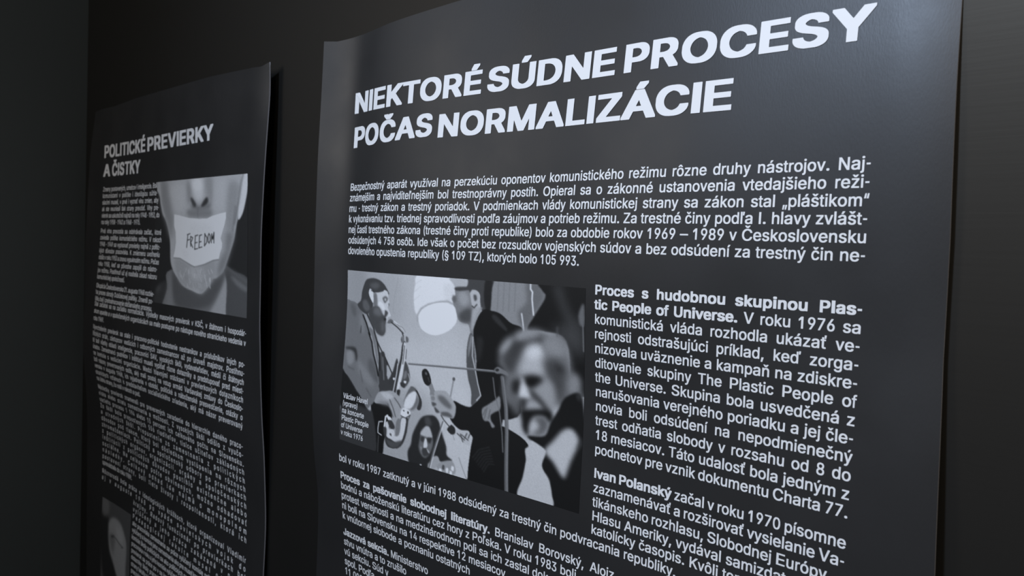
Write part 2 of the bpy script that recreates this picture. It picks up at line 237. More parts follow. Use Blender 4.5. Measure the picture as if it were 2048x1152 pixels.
'i':[222,[[169,535,169,5,161,0,59,1,54,12,55,535,59,539,76,540,161,540],[182,702,186,674,182,643,171,625,151,611,134,607,83,608,55,622,42,643,37,671,42,702,53,720,73,734,90,739,141,738,168,723]]],
'j':[222,[[169,535,169,-51,162,-99,147,-134,132,-155,97,-180,49,-195,-25,-194,-30,-186,-30,-103,-25,-98,5,-96,32,-83,46,-61,54,-26,55,535,59,539,76,540,161,540],[182,702,186,674,182,643,171,627,151,611,124,606,86,607,73,611,51,626,38,650,39,697,53,721,73,734,90,739,141,738,161,728]]],
'k':[500,[[487,535,484,514,297,315,292,305,496,34,504,19,503,3,493,0,369,2,214,207,199,221,177,204,167,190,165,3,155,0,57,2,53,16,55,715,65,718,155,718,166,713,169,348,179,352,356,539,476,540]]],
'l':[222,[[171,734,172,9,170,3,163,0,59,0,52,3,50,12,50,730,54,737,63,739,163,739]]],
'm':[833,[[767,448,778,389,778,12,775,2,672,0,661,5,660,357,656,382,645,410,624,432,599,445,572,451,544,445,508,423,488,396,476,361,476,12,473,2,370,0,359,5,358,364,350,396,337,417,314,436,297,445,273,451,238,442,214,425,189,396,174,354,173,5,162,0,68,0,57,3,56,525,59,538,165,539,169,535,171,514,175,510,210,532,245,546,273,551,328,550,367,543,387,532,403,521,436,487,478,522,523,543,568,551,631,550,686,536,725,511,753,476]]],
'n':[556,[[486,448,500,389,499,3,488,0,395,0,384,5,383,343,379,368,365,403,340,428,319,442,285,450,250,442,216,421,191,392,177,357,173,333,172,5,161,0,59,2,55,16,57,537,67,540,164,539,168,535,170,511,174,507,223,536,268,547,350,547,371,543,412,529,447,505,468,479]]],
'o':[556,[[510,392,524,333,528,298,528,239,521,183,506,134,489,99,460,58,432,33,387,6,346,-7,322,-10,230,-10,192,-2,152,15,118,39,83,74,52,131,38,173,27,253,31,326,49,399,69,441,87,467,134,511,165,529,230,547,322,547,373,536,410,518,456,483,489,437],[391,364,370,400,349,421,322,440,291,449,264,449,227,435,201,417,182,393,165,361,151,315,147,284,147,246,158,193,168,169,189,133,209,113,233,97,257,88,295,88,332,102,373,140,397,190,409,242,408,298]]],
'p':[556,[[509,403,526,326,526,211,515,155,502,117,466,58,448,39,415,15,378,-2,342,-10,252,-9,218,1,198,12,175,31,168,32,166,-190,155,-195,57,-193,53,-179,55,537,65,540,158,539,163,535,164,507,168,504,212,534,255,547,338,547,378,539,422,518,457,490,492,441],[399,354,379,396,353,423,332,438,302,449,275,449,245,438,225,425,202,400,186,375,174,343,167,308,163,267,170,214,184,169,205,133,224,113,262,92,278,88,302,88,338,102,372,133,395,176,405,207,413,253,410,312]]],
'r':[333,[[329,542,328,446,319,443,263,446,221,431,190,406,178,389,168,364,163,340,163,5,155,0,57,1,52,12,53,535,60,540,152,540,159,535,161,518,165,514,206,538,234,547,322,547]]],
's':[500,[[455,437,460,410,455,397,389,380,357,380,350,382,329,417,308,438,274,453,242,453,223,448,193,432,175,413,167,389,178,364,200,346,242,329,354,302,382,292,421,270,448,243,462,218,470,190,470,124,456,82,430,46,399,22,364,5,298,-10,200,-10,176,-7,127,8,92,28,61,60,39,99,31,134,32,145,39,152,110,167,141,167,147,162,161,131,179,110,211,92,249,84,277,88,312,102,333,119,348,152,336,180,312,199,291,208,179,235,138,249,99,269,73,295,60,315,50,343,45,396,53,441,77,483,96,502,120,518,169,539,211,547,305,547,364,532,396,514,423,491,441,465]]],
't':[278,[[264,535,264,462,261,451,179,449,172,444,171,134,178,110,194,95,210,91,253,94,263,89,276,23,276,9,269,0,225,-7,154,-2,129,6,101,25,78,58,69,82,65,103,65,444,58,449,2,450,-5,453,-6,535,2,540,58,540,64,544,66,660,70,665,86,666,168,664,171,657,173,544,179,540,257,540]]],
'u':[556,[[499,535,498,3,488,0,391,1,387,5,386,30,381,33,347,11,309,-2,281,-7,212,-7,160,5,122,26,93,54,82,71,67,103,56,152,57,537,67,540,160,540,172,535,173,190,185,150,202,125,226,105,271,91,305,99,340,119,368,155,378,183,383,207,384,535,388,539,405,540,491,540]]],
'v':[500,[[493,535,493,521,486,497,309,5,299,0,194,2,178,40,8,514,8,537,18,540,113,540,126,535,250,175,257,186,374,535,384,540,479,540,488,539]]],
'x':[500,[[480,535,477,514,322,274,484,30,487,19,485,3,475,0,361,2,250,175,243,169,139,4,126,0,17,2,13,16,17,30,179,277,27,511,24,521,25,537,35,540,149,538,250,377,257,380,276,417,354,538,469,540]]],
'y':[500,[[493,535,493,521,486,497,283,-68,260,-120,245,-145,224,-167,201,-183,175,-194,152,-199,80,-199,51,-191,46,-183,46,-162,62,-103,70,-98,119,-101,145,-87,169,-51,188,9,8,514,8,537,18,540,113,540,126,535,250,174,256,185,374,535,384,540,479,540,488,539]]],
'z':[500,[[454,535,455,462,450,448,199,103,200,99,209,98,456,97,461,89,460,3,446,0,40,2,37,9,37,68,40,85,300,437,298,441,289,443,52,443,47,451,48,537,59,540,440,540,450,539]]],
'§':[556,[[471,615,483,580,481,559,410,541,374,543,357,580,342,603,320,623,285,634,249,626,227,613,212,594,204,570,216,538,234,516,450,385,476,361,504,319,515,281,515,225,511,204,503,186,485,160,467,144,432,124,463,75,472,40,472,-16,464,-47,453,-69,424,-101,363,-131,328,-139,256,-143,209,-139,166,-128,124,-104,87,-64,62,-5,61,19,64,26,141,45,170,45,194,-5,210,-23,238,-41,270,-48,303,-41,328,-28,346,-5,350,23,339,51,311,78,131,182,95,209,69,239,48,277,40,305,39,347,40,364,48,392,77,435,125,465,101,500,86,538,86,605,94,636,112,667,127,683,149,699,176,713,202,721,249,728,310,728,342,725,381,713,418,692,446,660],[397,270,383,295,350,322,202,405,192,403,176,392,155,361,155,326,173,295,190,277,345,186,356,185,367,189,393,214,404,246]]],
'á':[556,[[486,444,498,399,496,3,485,0,383,1,379,5,377,23,372,26,325,1,282,-10,180,-10,122,5,84,26,55,54,41,75,30,103,26,127,26,190,36,228,51,253,85,281,144,306,220,320,322,331,354,339,369,350,374,368,366,399,345,427,318,443,285,453,253,448,216,435,187,414,158,377,118,377,49,396,41,403,41,420,56,451,78,481,111,508,144,525,173,536,231,547,325,547,380,536,427,515,458,490],[373,239,362,244,260,230,194,211,169,195,154,173,150,152,161,124,187,100,205,92,238,84,274,88,314,106,343,129,362,155,374,190],[413,741,414,727,409,716,322,591,227,589,216,592,216,612,282,743,401,746]]],
'ä':[556,[[486,444,498,399,496,3,485,0,383,1,379,5,377,23,372,26,325,1,282,-10,180,-10,122,5,84,26,55,54,41,75,30,103,26,127,26,190,36,228,51,253,85,281,144,306,220,320,322,331,354,339,369,350,374,368,366,399,345,427,318,443,285,453,253,448,216,435,187,414,158,377,118,377,49,396,41,403,41,420,56,451,78,481,111,508,144,525,173,536,231,547,325,547,380,536,427,515,458,490],[373,239,362,244,260,230,194,211,169,195,154,173,150,152,161,124,187,100,205,92,238,84,274,88,314,106,343,129,362,155,374,190],[239,706,243,688,242,650,234,632,216,615,194,607,144,607,114,618,103,629,91,657,91,688,103,716,114,727,144,739,191,739,220,727],[446,702,451,671,446,643,432,622,412,611,394,607,343,608,320,619,307,632,299,647,299,699,309,716,332,734,354,739,401,738,430,723]]],
'é':[556,[[510,406,521,364,529,315,529,242,523,234,163,234,152,228,162,183,180,148,193,131,219,109,268,88,296,85,317,88,348,100,383,129,400,159,408,163,446,163,513,146,518,134,514,106,496,75,467,42,418,11,366,-6,341,-10,243,-10,201,-2,159,13,121,39,88,71,55,124,35,186,28,253,32,322,43,378,67,434,88,465,124,502,173,531,215,543,240,547,320,547,352,543,408,524,446,498,475,469],[398,354,384,385,355,421,324,442,299,449,278,450,233,438,205,418,176,385,162,357,155,329,166,324,394,324,403,329],[419,741,419,723,409,706,331,591,240,589,229,592,229,615,292,743,408,746]]],
'í':[222,[[169,535,169,5,161,0,59,1,54,12,55,535,59,539,76,540,161,540],[247,741,246,723,161,592,73,589,63,592,62,615,124,744,236,746]]],
'ó':[556,[[510,392,524,333,528,298,528,239,521,183,506,134,489,99,460,58,432,33,387,6,346,-7,322,-10,230,-10,192,-2,152,15,118,39,83,74,52,131,38,173,27,253,31,326,49,399,69,441,87,467,134,511,165,529,230,547,322,547,373,536,410,518,456,483,489,437],[391,364,370,400,349,421,322,440,291,449,264,449,227,435,201,417,182,393,165,361,151,315,147,284,147,246,158,193,168,169,189,133,209,113,233,97,257,88,295,88,332,102,373,140,397,190,409,242,408,298],[411,741,410,719,329,593,315,589,233,589,227,592,227,615,291,744,400,746]]],
'ô':[556,[[510,392,524,333,528,298,528,239,521,183,506,134,489,99,460,58,432,33,387,6,346,-7,322,-10,230,-10,192,-2,152,15,118,39,83,74,52,131,38,173,27,253,31,326,49,399,69,441,87,467,134,511,165,529,230,547,322,547,373,536,410,518,456,483,489,437],[391,364,370,400,349,421,322,440,291,449,264,449,227,435,201,417,182,393,165,361,151,315,147,284,147,246,158,193,168,169,189,133,209,113,233,97,257,88,295,88,332,102,373,140,397,190,409,242,408,298],[441,619,443,605,438,597,329,596,322,601,288,645,278,652,264,641,235,605,223,596,124,596,118,599,116,605,117,622,126,636,204,727,220,742,230,746,332,744,354,723]]],
'ú':[556,[[499,535,498,3,488,0,391,1,387,5,386,30,381,33,347,11,309,-2,281,-7,212,-7,160,5,122,26,93,54,82,71,67,103,56,152,57,537,67,540,160,540,172,535,173,190,185,150,202,125,226,105,271,91,305,99,340,119,368,155,378,183,383,207,384,535,388,539,405,540,491,540],[413,741,412,719,329,593,316,589,233,589,226,592,226,613,290,744,402,746]]],
'ý':[500,[[493,535,493,521,486,497,283,-68,260,-120,245,-145,224,-167,201,-183,175,-194,152,-199,80,-199,51,-191,46,-183,46,-162,62,-103,70,-98,119,-101,145,-87,169,-51,188,9,8,514,8,537,18,540,113,540,126,535,250,174,256,185,374,535,384,540,479,540,488,539],[378,741,377,719,299,593,286,589,207,589,201,592,200,612,260,743,368,746]]],
'Č':[722,[[668,563,687,500,684,479,567,478,559,483,546,518,522,556,495,582,470,598,437,612,391,624,365,624,329,616,288,598,261,581,227,549,192,493,170,420,166,392,166,322,178,263,194,221,225,172,256,141,283,123,319,106,365,94,387,94,427,102,463,116,495,136,522,162,543,193,563,240,684,239,688,225,684,200,665,148,632,95,590,54,545,25,484,1,412,-10,347,-10,272,1,231,16,171,50,135,80,88,145,55,221,40,305,40,406,51,479,66,528,98,591,142,644,203,689,272,717,347,728,445,725,517,706,572,678,630,626],[550,918,550,904,543,891,459,798,437,776,430,774,318,776,223,877,207,897,205,904,206,918,214,923,322,923,329,919,368,873,376,868,387,875,430,923,542,923]]],
'č':[500,[[468,417,472,392,468,378,400,359,374,359,366,364,347,403,313,435,275,449,249,449,233,445,191,418,165,382,146,329,139,288,142,225,158,169,182,129,197,113,223,95,246,88,275,87,310,100,326,112,347,134,371,181,403,181,469,162,472,155,472,131,465,110,446,75,423,46,394,22,342,-2,304,-10,220,-10,182,-2,146,13,111,39,81,71,49,131,36,169,29,207,26,281,32,347,46,399,78,462,111,498,156,529,217,547,304,547,323,543,374,525,423,491,452,451],[417,741,416,723,402,702,328,612,317,600,307,596,210,598,122,702,109,727,110,741,117,746,214,745,252,697,262,690,270,695,302,741,310,745,410,746]]],
'ď':[646,[[503,713,502,3,492,0,399,1,394,5,393,33,389,36,369,19,339,1,298,-10,212,-10,168,1,135,19,92,56,64,96,48,134,34,186,27,256,30,329,38,371,51,413,64,441,90,479,124,511,167,535,195,543,218,547,302,547,332,539,382,508,389,508,392,715,402,718,492,718],[376,361,356,399,332,425,309,440,282,449,252,448,212,431,192,414,171,385,155,347,144,295,143,249,147,225,158,183,174,148,195,122,218,102,255,88,278,88,295,92,335,115,366,155,379,186,390,239,390,305],[643,744,643,706,622,558,612,554,534,556,530,566,532,746,542,749,632,749]]],
'ĺ':[222,[[149,713,150,127,156,106,166,97,213,91,227,23,226,9,222,3,193,-3,133,-3,112,1,85,15,64,40,55,61,48,92,48,713,52,717,67,718,142,718],[217,918,215,897,139,765,61,763,52,767,52,787,93,891,109,922,207,924]]],
'ľ':[312,[[169,734,170,9,168,3,161,0,58,0,51,3,50,12,50,730,53,737,62,739,161,739],[308,734,308,713,273,521,264,516,193,517,188,528,189,734,193,738,211,739,300,739]]],
'ň':[556,[[486,448,500,389,499,3,488,0,395,0,384,5,383,343,379,368,365,403,340,428,319,442,285,450,250,442,216,421,191,392,177,357,173,333,172,5,161,0,59,2,55,16,57,537,67,540,164,539,168,535,170,511,174,507,223,536,268,547,350,547,371,543,412,529,447,505,468,479],[445,741,444,723,431,706,349,612,337,600,326,596,222,598,131,699,116,719,114,727,115,741,123,746,226,745,278,690,286,695,323,741,330,745,437,746]]],
'š':[500,[[455,437,460,410,455,397,389,380,357,380,350,382,329,417,308,438,274,453,242,453,223,448,193,432,175,413,167,389,178,364,200,346,242,329,354,302,382,292,421,270,448,243,462,218,470,190,470,124,456,82,430,46,399,22,364,5,298,-10,200,-10,176,-7,127,8,92,28,61,60,39,99,31,134,32,145,39,152,110,167,141,167,147,162,161,131,179,110,211,92,249,84,277,88,312,102,333,119,348,152,336,180,312,199,291,208,179,235,138,249,99,269,73,295,60,315,50,343,45,396,53,441,77,483,96,502,120,518,169,539,211,547,305,547,364,532,396,514,423,491,441,465],[421,741,421,723,418,716,319,603,305,596,198,598,98,709,87,730,89,742,96,746,200,745,213,737,242,701,256,689,305,744,409,746]]],
'ť':[368,[[303,535,304,462,301,451,206,449,198,444,197,134,205,110,224,95,242,91,292,94,302,89,318,23,318,9,310,0,259,-7,177,-2,149,6,116,25,90,58,80,82,75,103,74,444,66,449,2,450,-5,453,-6,535,2,540,66,540,73,544,76,660,81,665,98,666,193,664,197,657,199,544,206,540,295,540],[336,776,336,744,312,587,302,582,218,584,215,594,217,777,227,781,324,781]]],
'ž':[500,[[454,535,455,462,450,448,199,103,200,99,209,98,456,97,461,89,460,3,446,0,40,2,37,9,37,68,40,85,300,437,298,441,289,443,52,443,47,451,48,537,59,540,440,540,450,539],[407,741,406,723,391,702,311,608,300,598,293,596,192,598,101,702,85,723,84,730,85,742,92,746,196,745,236,697,246,690,288,741,296,745,400,746]]],
'–':[556,[[574,350,574,267,572,261,564,258,-6,258,-16,260,-20,267,-20,347,-18,352,-10,355,560,355]]],
'“':[333,[[180,713,178,660,148,439,140,436,45,437,42,451,46,472,101,713,106,717,120,718,174,718],[318,713,319,695,285,441,275,436,183,437,181,444,182,465,238,715,244,718,309,718]]],
'„':[333,[[174,113,170,78,114,-160,105,-164,32,-162,30,-138,65,113,69,118,84,119,167,118],[315,113,316,89,312,71,257,-159,250,-164,177,-162,174,-155,175,-127,208,115,217,118,306,118]]]},'bold':{'-':[333,[[286,364,286,257,283,249,52,248,44,253,44,361,47,368,279,369]]],
'.':[278,[[247,119,247,35,237,18,213,1,183,-7,92,-6,61,5,39,29,30,59,34,116,39,129,51,143,70,155,92,161,194,161,229,146]]],
'I':[278,[[226,713,226,5,214,0,57,1,51,12,52,713,57,717,75,718,218,718]]],
'J':[556,[[509,713,510,163,502,122,486,86,467,59,438,32,398,9,359,-3,309,-10,212,-10,155,-2,109,14,73,37,54,55,30,89,23,106,7,169,8,270,20,275,169,274,175,267,175,233,183,190,203,153,227,132,259,118,284,127,307,143,331,176,342,226,343,713,348,717,366,718,501,718]]],
'P':[667,[[636,596,648,562,656,515,656,451,652,418,634,364,599,314,582,299,540,273,475,252,426,245,233,243,229,233,227,3,216,0,53,2,50,15,52,715,63,718,422,718,479,710,525,697,578,667,616,630],[461,525,435,559,395,583,353,594,322,597,233,596,229,585,231,369,239,366,315,366,353,369,387,378,430,401,453,428,473,475,473,488]]],
'U':[722,[[677,713,678,216,671,169,663,146,634,91,595,51,549,21,495,1,438,-10,286,-10,261,-6,204,8,139,42,110,65,79,106,62,139,47,193,48,715,59,718,201,718,212,713,213,263,218,237,239,190,272,155,316,129,360,118,414,132,446,151,478,183,503,233,508,260,508,713,513,717,531,718,669,718]]],
'a':[556,[[507,455,520,408,520,12,516,2,351,2,300,-10,154,-10,122,-2,82,13,64,24,35,50,12,89,4,126,4,210,15,247,29,270,53,291,100,314,154,328,322,350,343,359,349,371,337,398,320,414,278,432,245,422,213,401,180,363,96,363,24,383,18,394,19,428,23,441,41,471,69,502,125,534,183,550,209,554,347,553,401,542,449,522,479,498],[352,223,340,228,282,221,216,203,187,184,176,166,177,156,187,141,213,122,242,111,263,115,303,135,325,155,348,193]]],
'b':[611,[[581,414,596,367,600,337,600,203,588,149,570,106,547,71,515,37,485,18,449,1,397,-10,262,-10,236,-6,207,5,189,0,49,0,38,3,37,703,40,716,201,716,205,706,207,544,214,543,262,554,390,554,449,542,496,519,533,490,563,451],[416,341,405,364,386,389,350,418,320,429,298,425,269,409,246,388,226,361,214,330,205,297,205,253,210,230,226,186,246,156,265,138,291,122,317,114,342,122,372,141,401,174,424,226,432,270,428,300]]],
'c':[556,[[542,428,547,411,545,367,538,363,459,346,391,346,385,351,366,385,339,411,302,428,277,427,234,402,205,367,183,317,176,277,187,213,208,169,238,138,263,122,284,114,313,119,341,134,367,159,391,201,470,201,543,183,547,173,546,122,531,92,491,44,459,21,431,8,384,-6,359,-10,223,-10,180,-2,141,13,102,37,68,69,33,126,19,163,11,200,7,243,7,297,15,361,30,411,65,471,102,506,152,536,220,553,363,553,413,542,471,515,506,486,524,461]]],
'd':[611,[[574,713,573,3,562,0,423,0,405,5,375,-6,350,-10,214,-10,163,1,126,18,79,54,49,92,20,159,11,200,7,260,11,344,20,384,34,424,49,451,77,488,97,506,126,526,174,546,218,554,346,554,404,542,408,715,419,718,562,718],[391,347,369,384,344,408,320,422,295,429,284,428,260,418,235,401,202,357,192,334,180,280,180,263,192,213,224,156,247,134,269,122,295,114,320,122,361,151,384,183,394,206,406,257,406,294]]],
'e':[556,[[531,418,542,377,550,330,550,237,546,226,191,225,179,220,183,203,197,176,217,149,243,130,289,112,317,119,342,133,364,153,379,179,387,184,467,184,534,167,539,156,539,119,535,102,517,72,488,40,460,21,432,8,366,-10,222,-10,180,-2,138,13,100,37,67,69,36,116,19,163,11,200,7,243,7,297,14,361,29,411,65,472,103,510,156,539,215,553,345,554,369,550,429,531,467,506,496,478],[370,357,349,391,334,406,303,425,278,429,254,421,228,404,204,381,184,344,194,339,366,339,374,344]]],
'f':[333,[[352,733,354,683,336,622,326,617,252,616,241,609,231,596,224,572,224,552,229,548,329,547,336,544,337,448,336,436,329,433,232,433,224,428,223,5,212,0,75,1,70,12,69,428,62,433,-18,433,-25,436,-26,542,-18,547,62,547,68,550,70,639,78,666,98,701,139,731,165,740,192,745,312,745,346,738]]],
'h':[611,[[556,458,572,401,572,12,569,2,411,0,399,5,398,337,389,367,375,391,347,415,313,429,275,415,243,391,225,364,213,327,210,3,188,0,51,0,40,3,38,703,42,716,199,718,210,715,214,544,222,543,279,554,407,554,449,546,483,532,512,515,529,498]]],
'i':[278,[[237,542,237,5,223,0,49,1,42,12,43,542,49,546,70,547,227,547],[253,703,259,683,257,632,251,616,240,602,219,590,193,584,83,584,45,598,29,616,21,636,22,689,40,720,62,732,87,738,197,738,236,724]]],
'j':[278,[[237,542,238,-49,228,-96,209,-129,191,-149,163,-167,138,-177,83,-188,-57,-187,-63,-179,-63,-72,-57,-68,-19,-66,15,-53,33,-32,42,2,43,542,49,546,70,547,227,547],[253,703,259,666,253,619,240,604,214,588,193,584,79,585,45,597,25,622,23,696,39,720,64,733,87,738,197,738,227,728]]],
'k':[556,[[564,542,565,505,561,495,360,307,394,263,575,59,583,45,581,3,570,0,388,2,226,186,217,191,210,187,208,179,206,3,195,0,41,2,37,15,39,715,50,718,195,718,207,713,210,402,221,406,373,545,552,547]]],
'l':[278,[[241,733,241,5,226,0,43,1,36,12,37,733,43,737,65,738,231,738]]],
'n':[611,[[556,458,573,401,573,12,569,2,412,0,399,5,398,337,389,367,375,391,347,415,313,429,275,415,243,391,225,364,213,327,211,3,188,0,51,0,40,3,38,532,42,545,195,547,214,540,275,554,412,553,468,539,496,525,523,505]]],
'o':[611,[[583,404,599,347,603,314,603,230,595,176,579,129,560,96,528,55,497,32,447,6,402,-6,376,-10,230,-10,189,-2,144,14,107,37,69,71,31,133,12,200,7,257,12,341,31,411,54,451,73,476,124,518,159,536,230,553,376,554,432,542,474,526,524,492,560,448],[407,351,384,385,361,406,331,423,309,429,286,425,245,402,222,377,207,354,192,317,184,273,196,213,216,173,232,153,249,138,279,120,305,113,343,125,385,159,403,186,422,233,427,263,423,304]]],
'p':[611,[[581,414,596,367,600,337,600,203,588,149,574,112,534,55,515,37,482,16,449,1,401,-10,262,-10,207,2,203,-185,192,-188,40,-186,37,-173,38,544,49,547,189,547,207,540,265,554,394,554,438,546,485,526,524,498,563,451],[416,341,405,364,386,389,350,418,320,429,298,425,269,409,246,388,226,361,214,330,205,297,205,253,210,230,226,186,246,156,265,138,291,122,317,114,342,122,372,141,401,174,424,226,432,270,428,300]]],
'r':[389,[[408,549,407,429,399,426,315,426,281,415,245,391,230,374,219,351,214,327,212,3,200,0,42,2,38,15,40,544,52,547,216,545,258,554,399,553]]],
's':[556,[[530,448,535,431,532,384,455,366,370,366,327,416,293,432,273,432,242,418,221,401,215,391,218,381,233,367,262,353,293,343,417,318,448,308,491,287,522,260,537,237,546,210,546,122,534,86,502,45,467,21,428,4,355,-10,196,-10,118,8,78,29,45,58,21,96,12,126,12,163,17,172,99,188,180,187,219,134,254,117,277,111,324,125,344,139,358,159,347,178,324,192,300,200,176,226,130,239,86,260,56,286,42,307,31,334,27,361,27,411,36,451,64,493,83,510,110,526,141,539,180,549,211,554,362,553,428,539,464,522,494,499,514,475]]],
't':[333,[[338,542,337,436,330,433,237,433,228,428,227,156,236,133,254,119,326,117,337,113,353,49,353,8,345,0,292,-7,203,-7,147,1,114,14,88,34,69,59,57,89,56,424,54,429,47,433,-20,433,-28,436,-29,542,-20,547,47,547,54,550,57,663,61,667,80,668,222,667,227,659,229,550,237,547,330,547]]],
'u':[611,[[571,542,570,3,559,0,415,0,396,7,332,-7,210,-7,153,4,108,27,80,52,65,72,51,99,38,146,40,544,51,547,199,547,211,542,213,210,225,173,239,153,263,132,298,119,335,132,364,153,385,182,398,220,400,544,411,547,559,547]]],
'v':[556,[[570,542,570,502,562,478,365,5,354,0,194,2,176,39,-13,495,-13,544,-2,547,147,547,162,542,259,294,278,254,293,284,394,542,405,547,554,547,565,546]]],
'y':[556,[[570,542,570,502,562,478,337,-65,314,-111,297,-136,271,-161,245,-176,194,-191,67,-191,32,-183,29,-176,29,-129,47,-72,56,-67,118,-67,137,-59,163,-29,181,22,-13,495,-13,544,-2,547,147,547,162,542,259,294,278,254,293,284,394,542,405,547,554,547,565,546]]],
'z':[500,[[474,542,475,445,470,431,239,126,240,122,249,121,476,120,481,109,480,3,466,0,20,2,17,12,18,106,259,421,258,424,249,426,32,427,27,438,28,544,38,547,460,547,470,546]]],
'á':[556,[[507,455,520,408,520,12,516,2,351,2,300,-10,154,-10,122,-2,82,13,64,24,35,50,12,89,4,126,4,210,15,247,29,270,53,291,100,314,154,328,322,350,343,359,349,371,337,398,320,414,278,432,245,422,213,401,180,363,96,363,24,383,18,394,19,428,23,441,41,471,69,502,125,534,183,550,209,554,347,553,401,542,449,522,479,498],[352,223,340,228,282,221,216,203,187,184,176,166,177,156,187,141,213,122,242,111,263,115,303,135,325,155,348,193],[435,740,433,693,344,569,205,567,194,570,194,616,260,742,423,745]]],
'ú':[611,[[571,542,570,3,559,0,415,0,396,7,332,-7,210,-7,153,4,108,27,80,52,65,72,51,99,38,146,40,544,51,547,199,547,211,542,213,210,225,173,239,153,263,132,298,119,335,132,364,153,385,182,398,220,400,544,411,547,559,547],[477,740,476,693,385,571,370,567,237,567,226,570,225,616,295,743,464,745]]],
'ý':[556,[[570,542,570,502,562,478,337,-65,314,-111,297,-136,271,-161,245,-176,194,-191,67,-191,32,-183,29,-176,29,-129,47,-72,56,-67,118,-67,137,-59,163,-29,181,22,-13,495,-13,544,-2,547,147,547,162,542,259,294,278,254,293,284,394,542,405,547,554,547,565,546],[442,740,442,693,354,571,340,567,213,567,202,570,201,616,267,742,431,745]]],
'š':[556,[[530,448,535,431,532,384,455,366,370,366,327,416,293,432,273,432,242,418,221,401,215,391,218,381,233,367,262,353,293,343,417,318,448,308,491,287,522,260,537,237,546,210,546,122,534,86,502,45,467,21,428,4,355,-10,196,-10,118,8,78,29,45,58,21,96,12,126,12,163,17,172,99,188,180,187,219,134,254,117,277,111,324,125,344,139,358,159,347,178,324,192,300,200,176,226,130,239,86,260,56,286,42,307,31,334,27,361,27,411,36,451,64,493,83,510,110,526,141,539,180,549,211,554,362,553,428,539,464,522,494,499,514,475],[491,740,490,692,379,582,366,574,197,575,86,683,74,700,74,736,77,743,83,745,246,744,281,717,289,718,310,740,320,744,479,745]]]},'heading':{'A':[1125,[[1123,76,1125,12,1117,1,842,1,832,7,728,248,721,257,707,259,412,259,402,256,397,248,303,25,290,2,277,0,17,0,2,5,0,16,2,76,397,975,410,998,422,1000,697,1000,707,999,716,993],[638,456,568,623,562,629,557,628,492,475,481,447,482,438,497,435,632,435,639,437,642,442]]],
'C':[1090,[[1068,780,1089,715,1090,646,1085,637,1072,634,822,634,812,636,807,641,788,688,755,734,727,759,687,786,647,804,577,824,562,824,517,813,442,781,397,750,370,725,331,674,314,641,302,613,285,553,280,502,285,447,302,387,331,326,370,275,422,232,482,200,522,186,567,176,597,181,657,201,702,224,727,241,757,270,779,299,807,359,817,365,1072,366,1085,363,1090,354,1089,285,1068,220,1054,192,1033,160,1012,134,957,84,917,57,882,38,837,20,792,6,717,-9,677,-10,657,-14,482,-14,392,-4,342,6,297,20,227,52,182,80,137,117,107,149,71,197,37,262,22,303,0,400,0,595,5,632,22,697,37,738,71,803,110,854,140,882,172,912,227,948,312,985,362,998,422,1009,457,1010,477,1014,652,1014,747,1004,792,994,864,970,917,943,954,919,1017,860,1048,817]]],
'D':[1025,[[988,738,1013,664,1025,595,1025,410,1019,368,998,289,966,220,920,155,867,107,812,71,752,43,697,25,597,5,532,0,17,0,2,5,0,21,0,979,1,993,5,998,22,1000,557,1000,607,995,687,980,747,961,802,936,834,919,882,884,933,831,973,771],[718,627,706,655,688,683,647,729,597,767,547,791,507,804,432,819,387,820,357,824,297,824,287,819,285,803,285,197,286,183,290,178,347,176,372,180,422,181,502,196,534,206,592,233,632,260,665,289,693,326,713,363,728,400,744,465,744,539,733,586]]],
'E':[835,[[829,993,830,840,829,831,822,825,302,824,287,819,285,808,285,609,290,595,302,593,787,592,795,581,795,437,792,421,782,417,292,416,286,410,285,400,285,197,287,181,297,176,827,175,834,169,835,160,835,16,832,5,827,1,812,0,22,0,5,2,1,7,0,21,0,979,2,995,17,1000,807,1000,822,999]]],
'I':[284,[[284,993,284,7,277,1,267,0,7,1,1,7,0,16,1,993,7,999,32,1000,267,1000,277,999]]],
'K':[995,[[994,993,995,933,990,919,845,789,822,773,725,683,702,667,610,581,590,567,585,558,595,539,988,86,995,67,992,5,977,0,702,0,687,3,390,350,367,370,340,354,292,310,286,299,285,16,282,5,267,0,17,0,5,2,1,7,0,21,0,979,2,995,12,1000,32,1000,267,1000,282,995,285,984,285,678,287,666,292,665,362,722,645,979,672,998,977,1000,987,999]]],
'L':[805,[[804,169,805,16,804,7,797,1,17,0,2,5,0,21,0,979,1,993,5,998,17,1000,267,1000,277,999,284,993,285,197,287,181,302,176,787,176,797,175]]],
'M':[1260,[[1259,993,1260,21,1259,7,1255,2,1242,0,997,0,982,5,980,16,980,410,977,439,972,439,954,405,787,51,767,10,761,2,747,0,517,0,507,1,497,6,302,412,287,436,282,435,280,419,280,16,277,5,267,0,247,0,17,0,2,5,0,21,0,979,1,993,5,998,17,1000,322,1000,342,997,377,930,609,437,627,401,632,398,638,400,647,417,902,965,917,994,927,999,937,1000,1237,1000,1252,999]]],
'N':[1030,[[1029,993,1030,21,1027,5,1012,0,737,0,722,2,292,556,287,553,285,539,284,7,277,1,267,0,17,0,5,2,1,7,0,21,0,979,2,995,17,1000,287,1000,302,999,312,995,727,455,742,440,748,442,750,456,751,993,757,999,782,1000,1012,1000,1022,999]]],
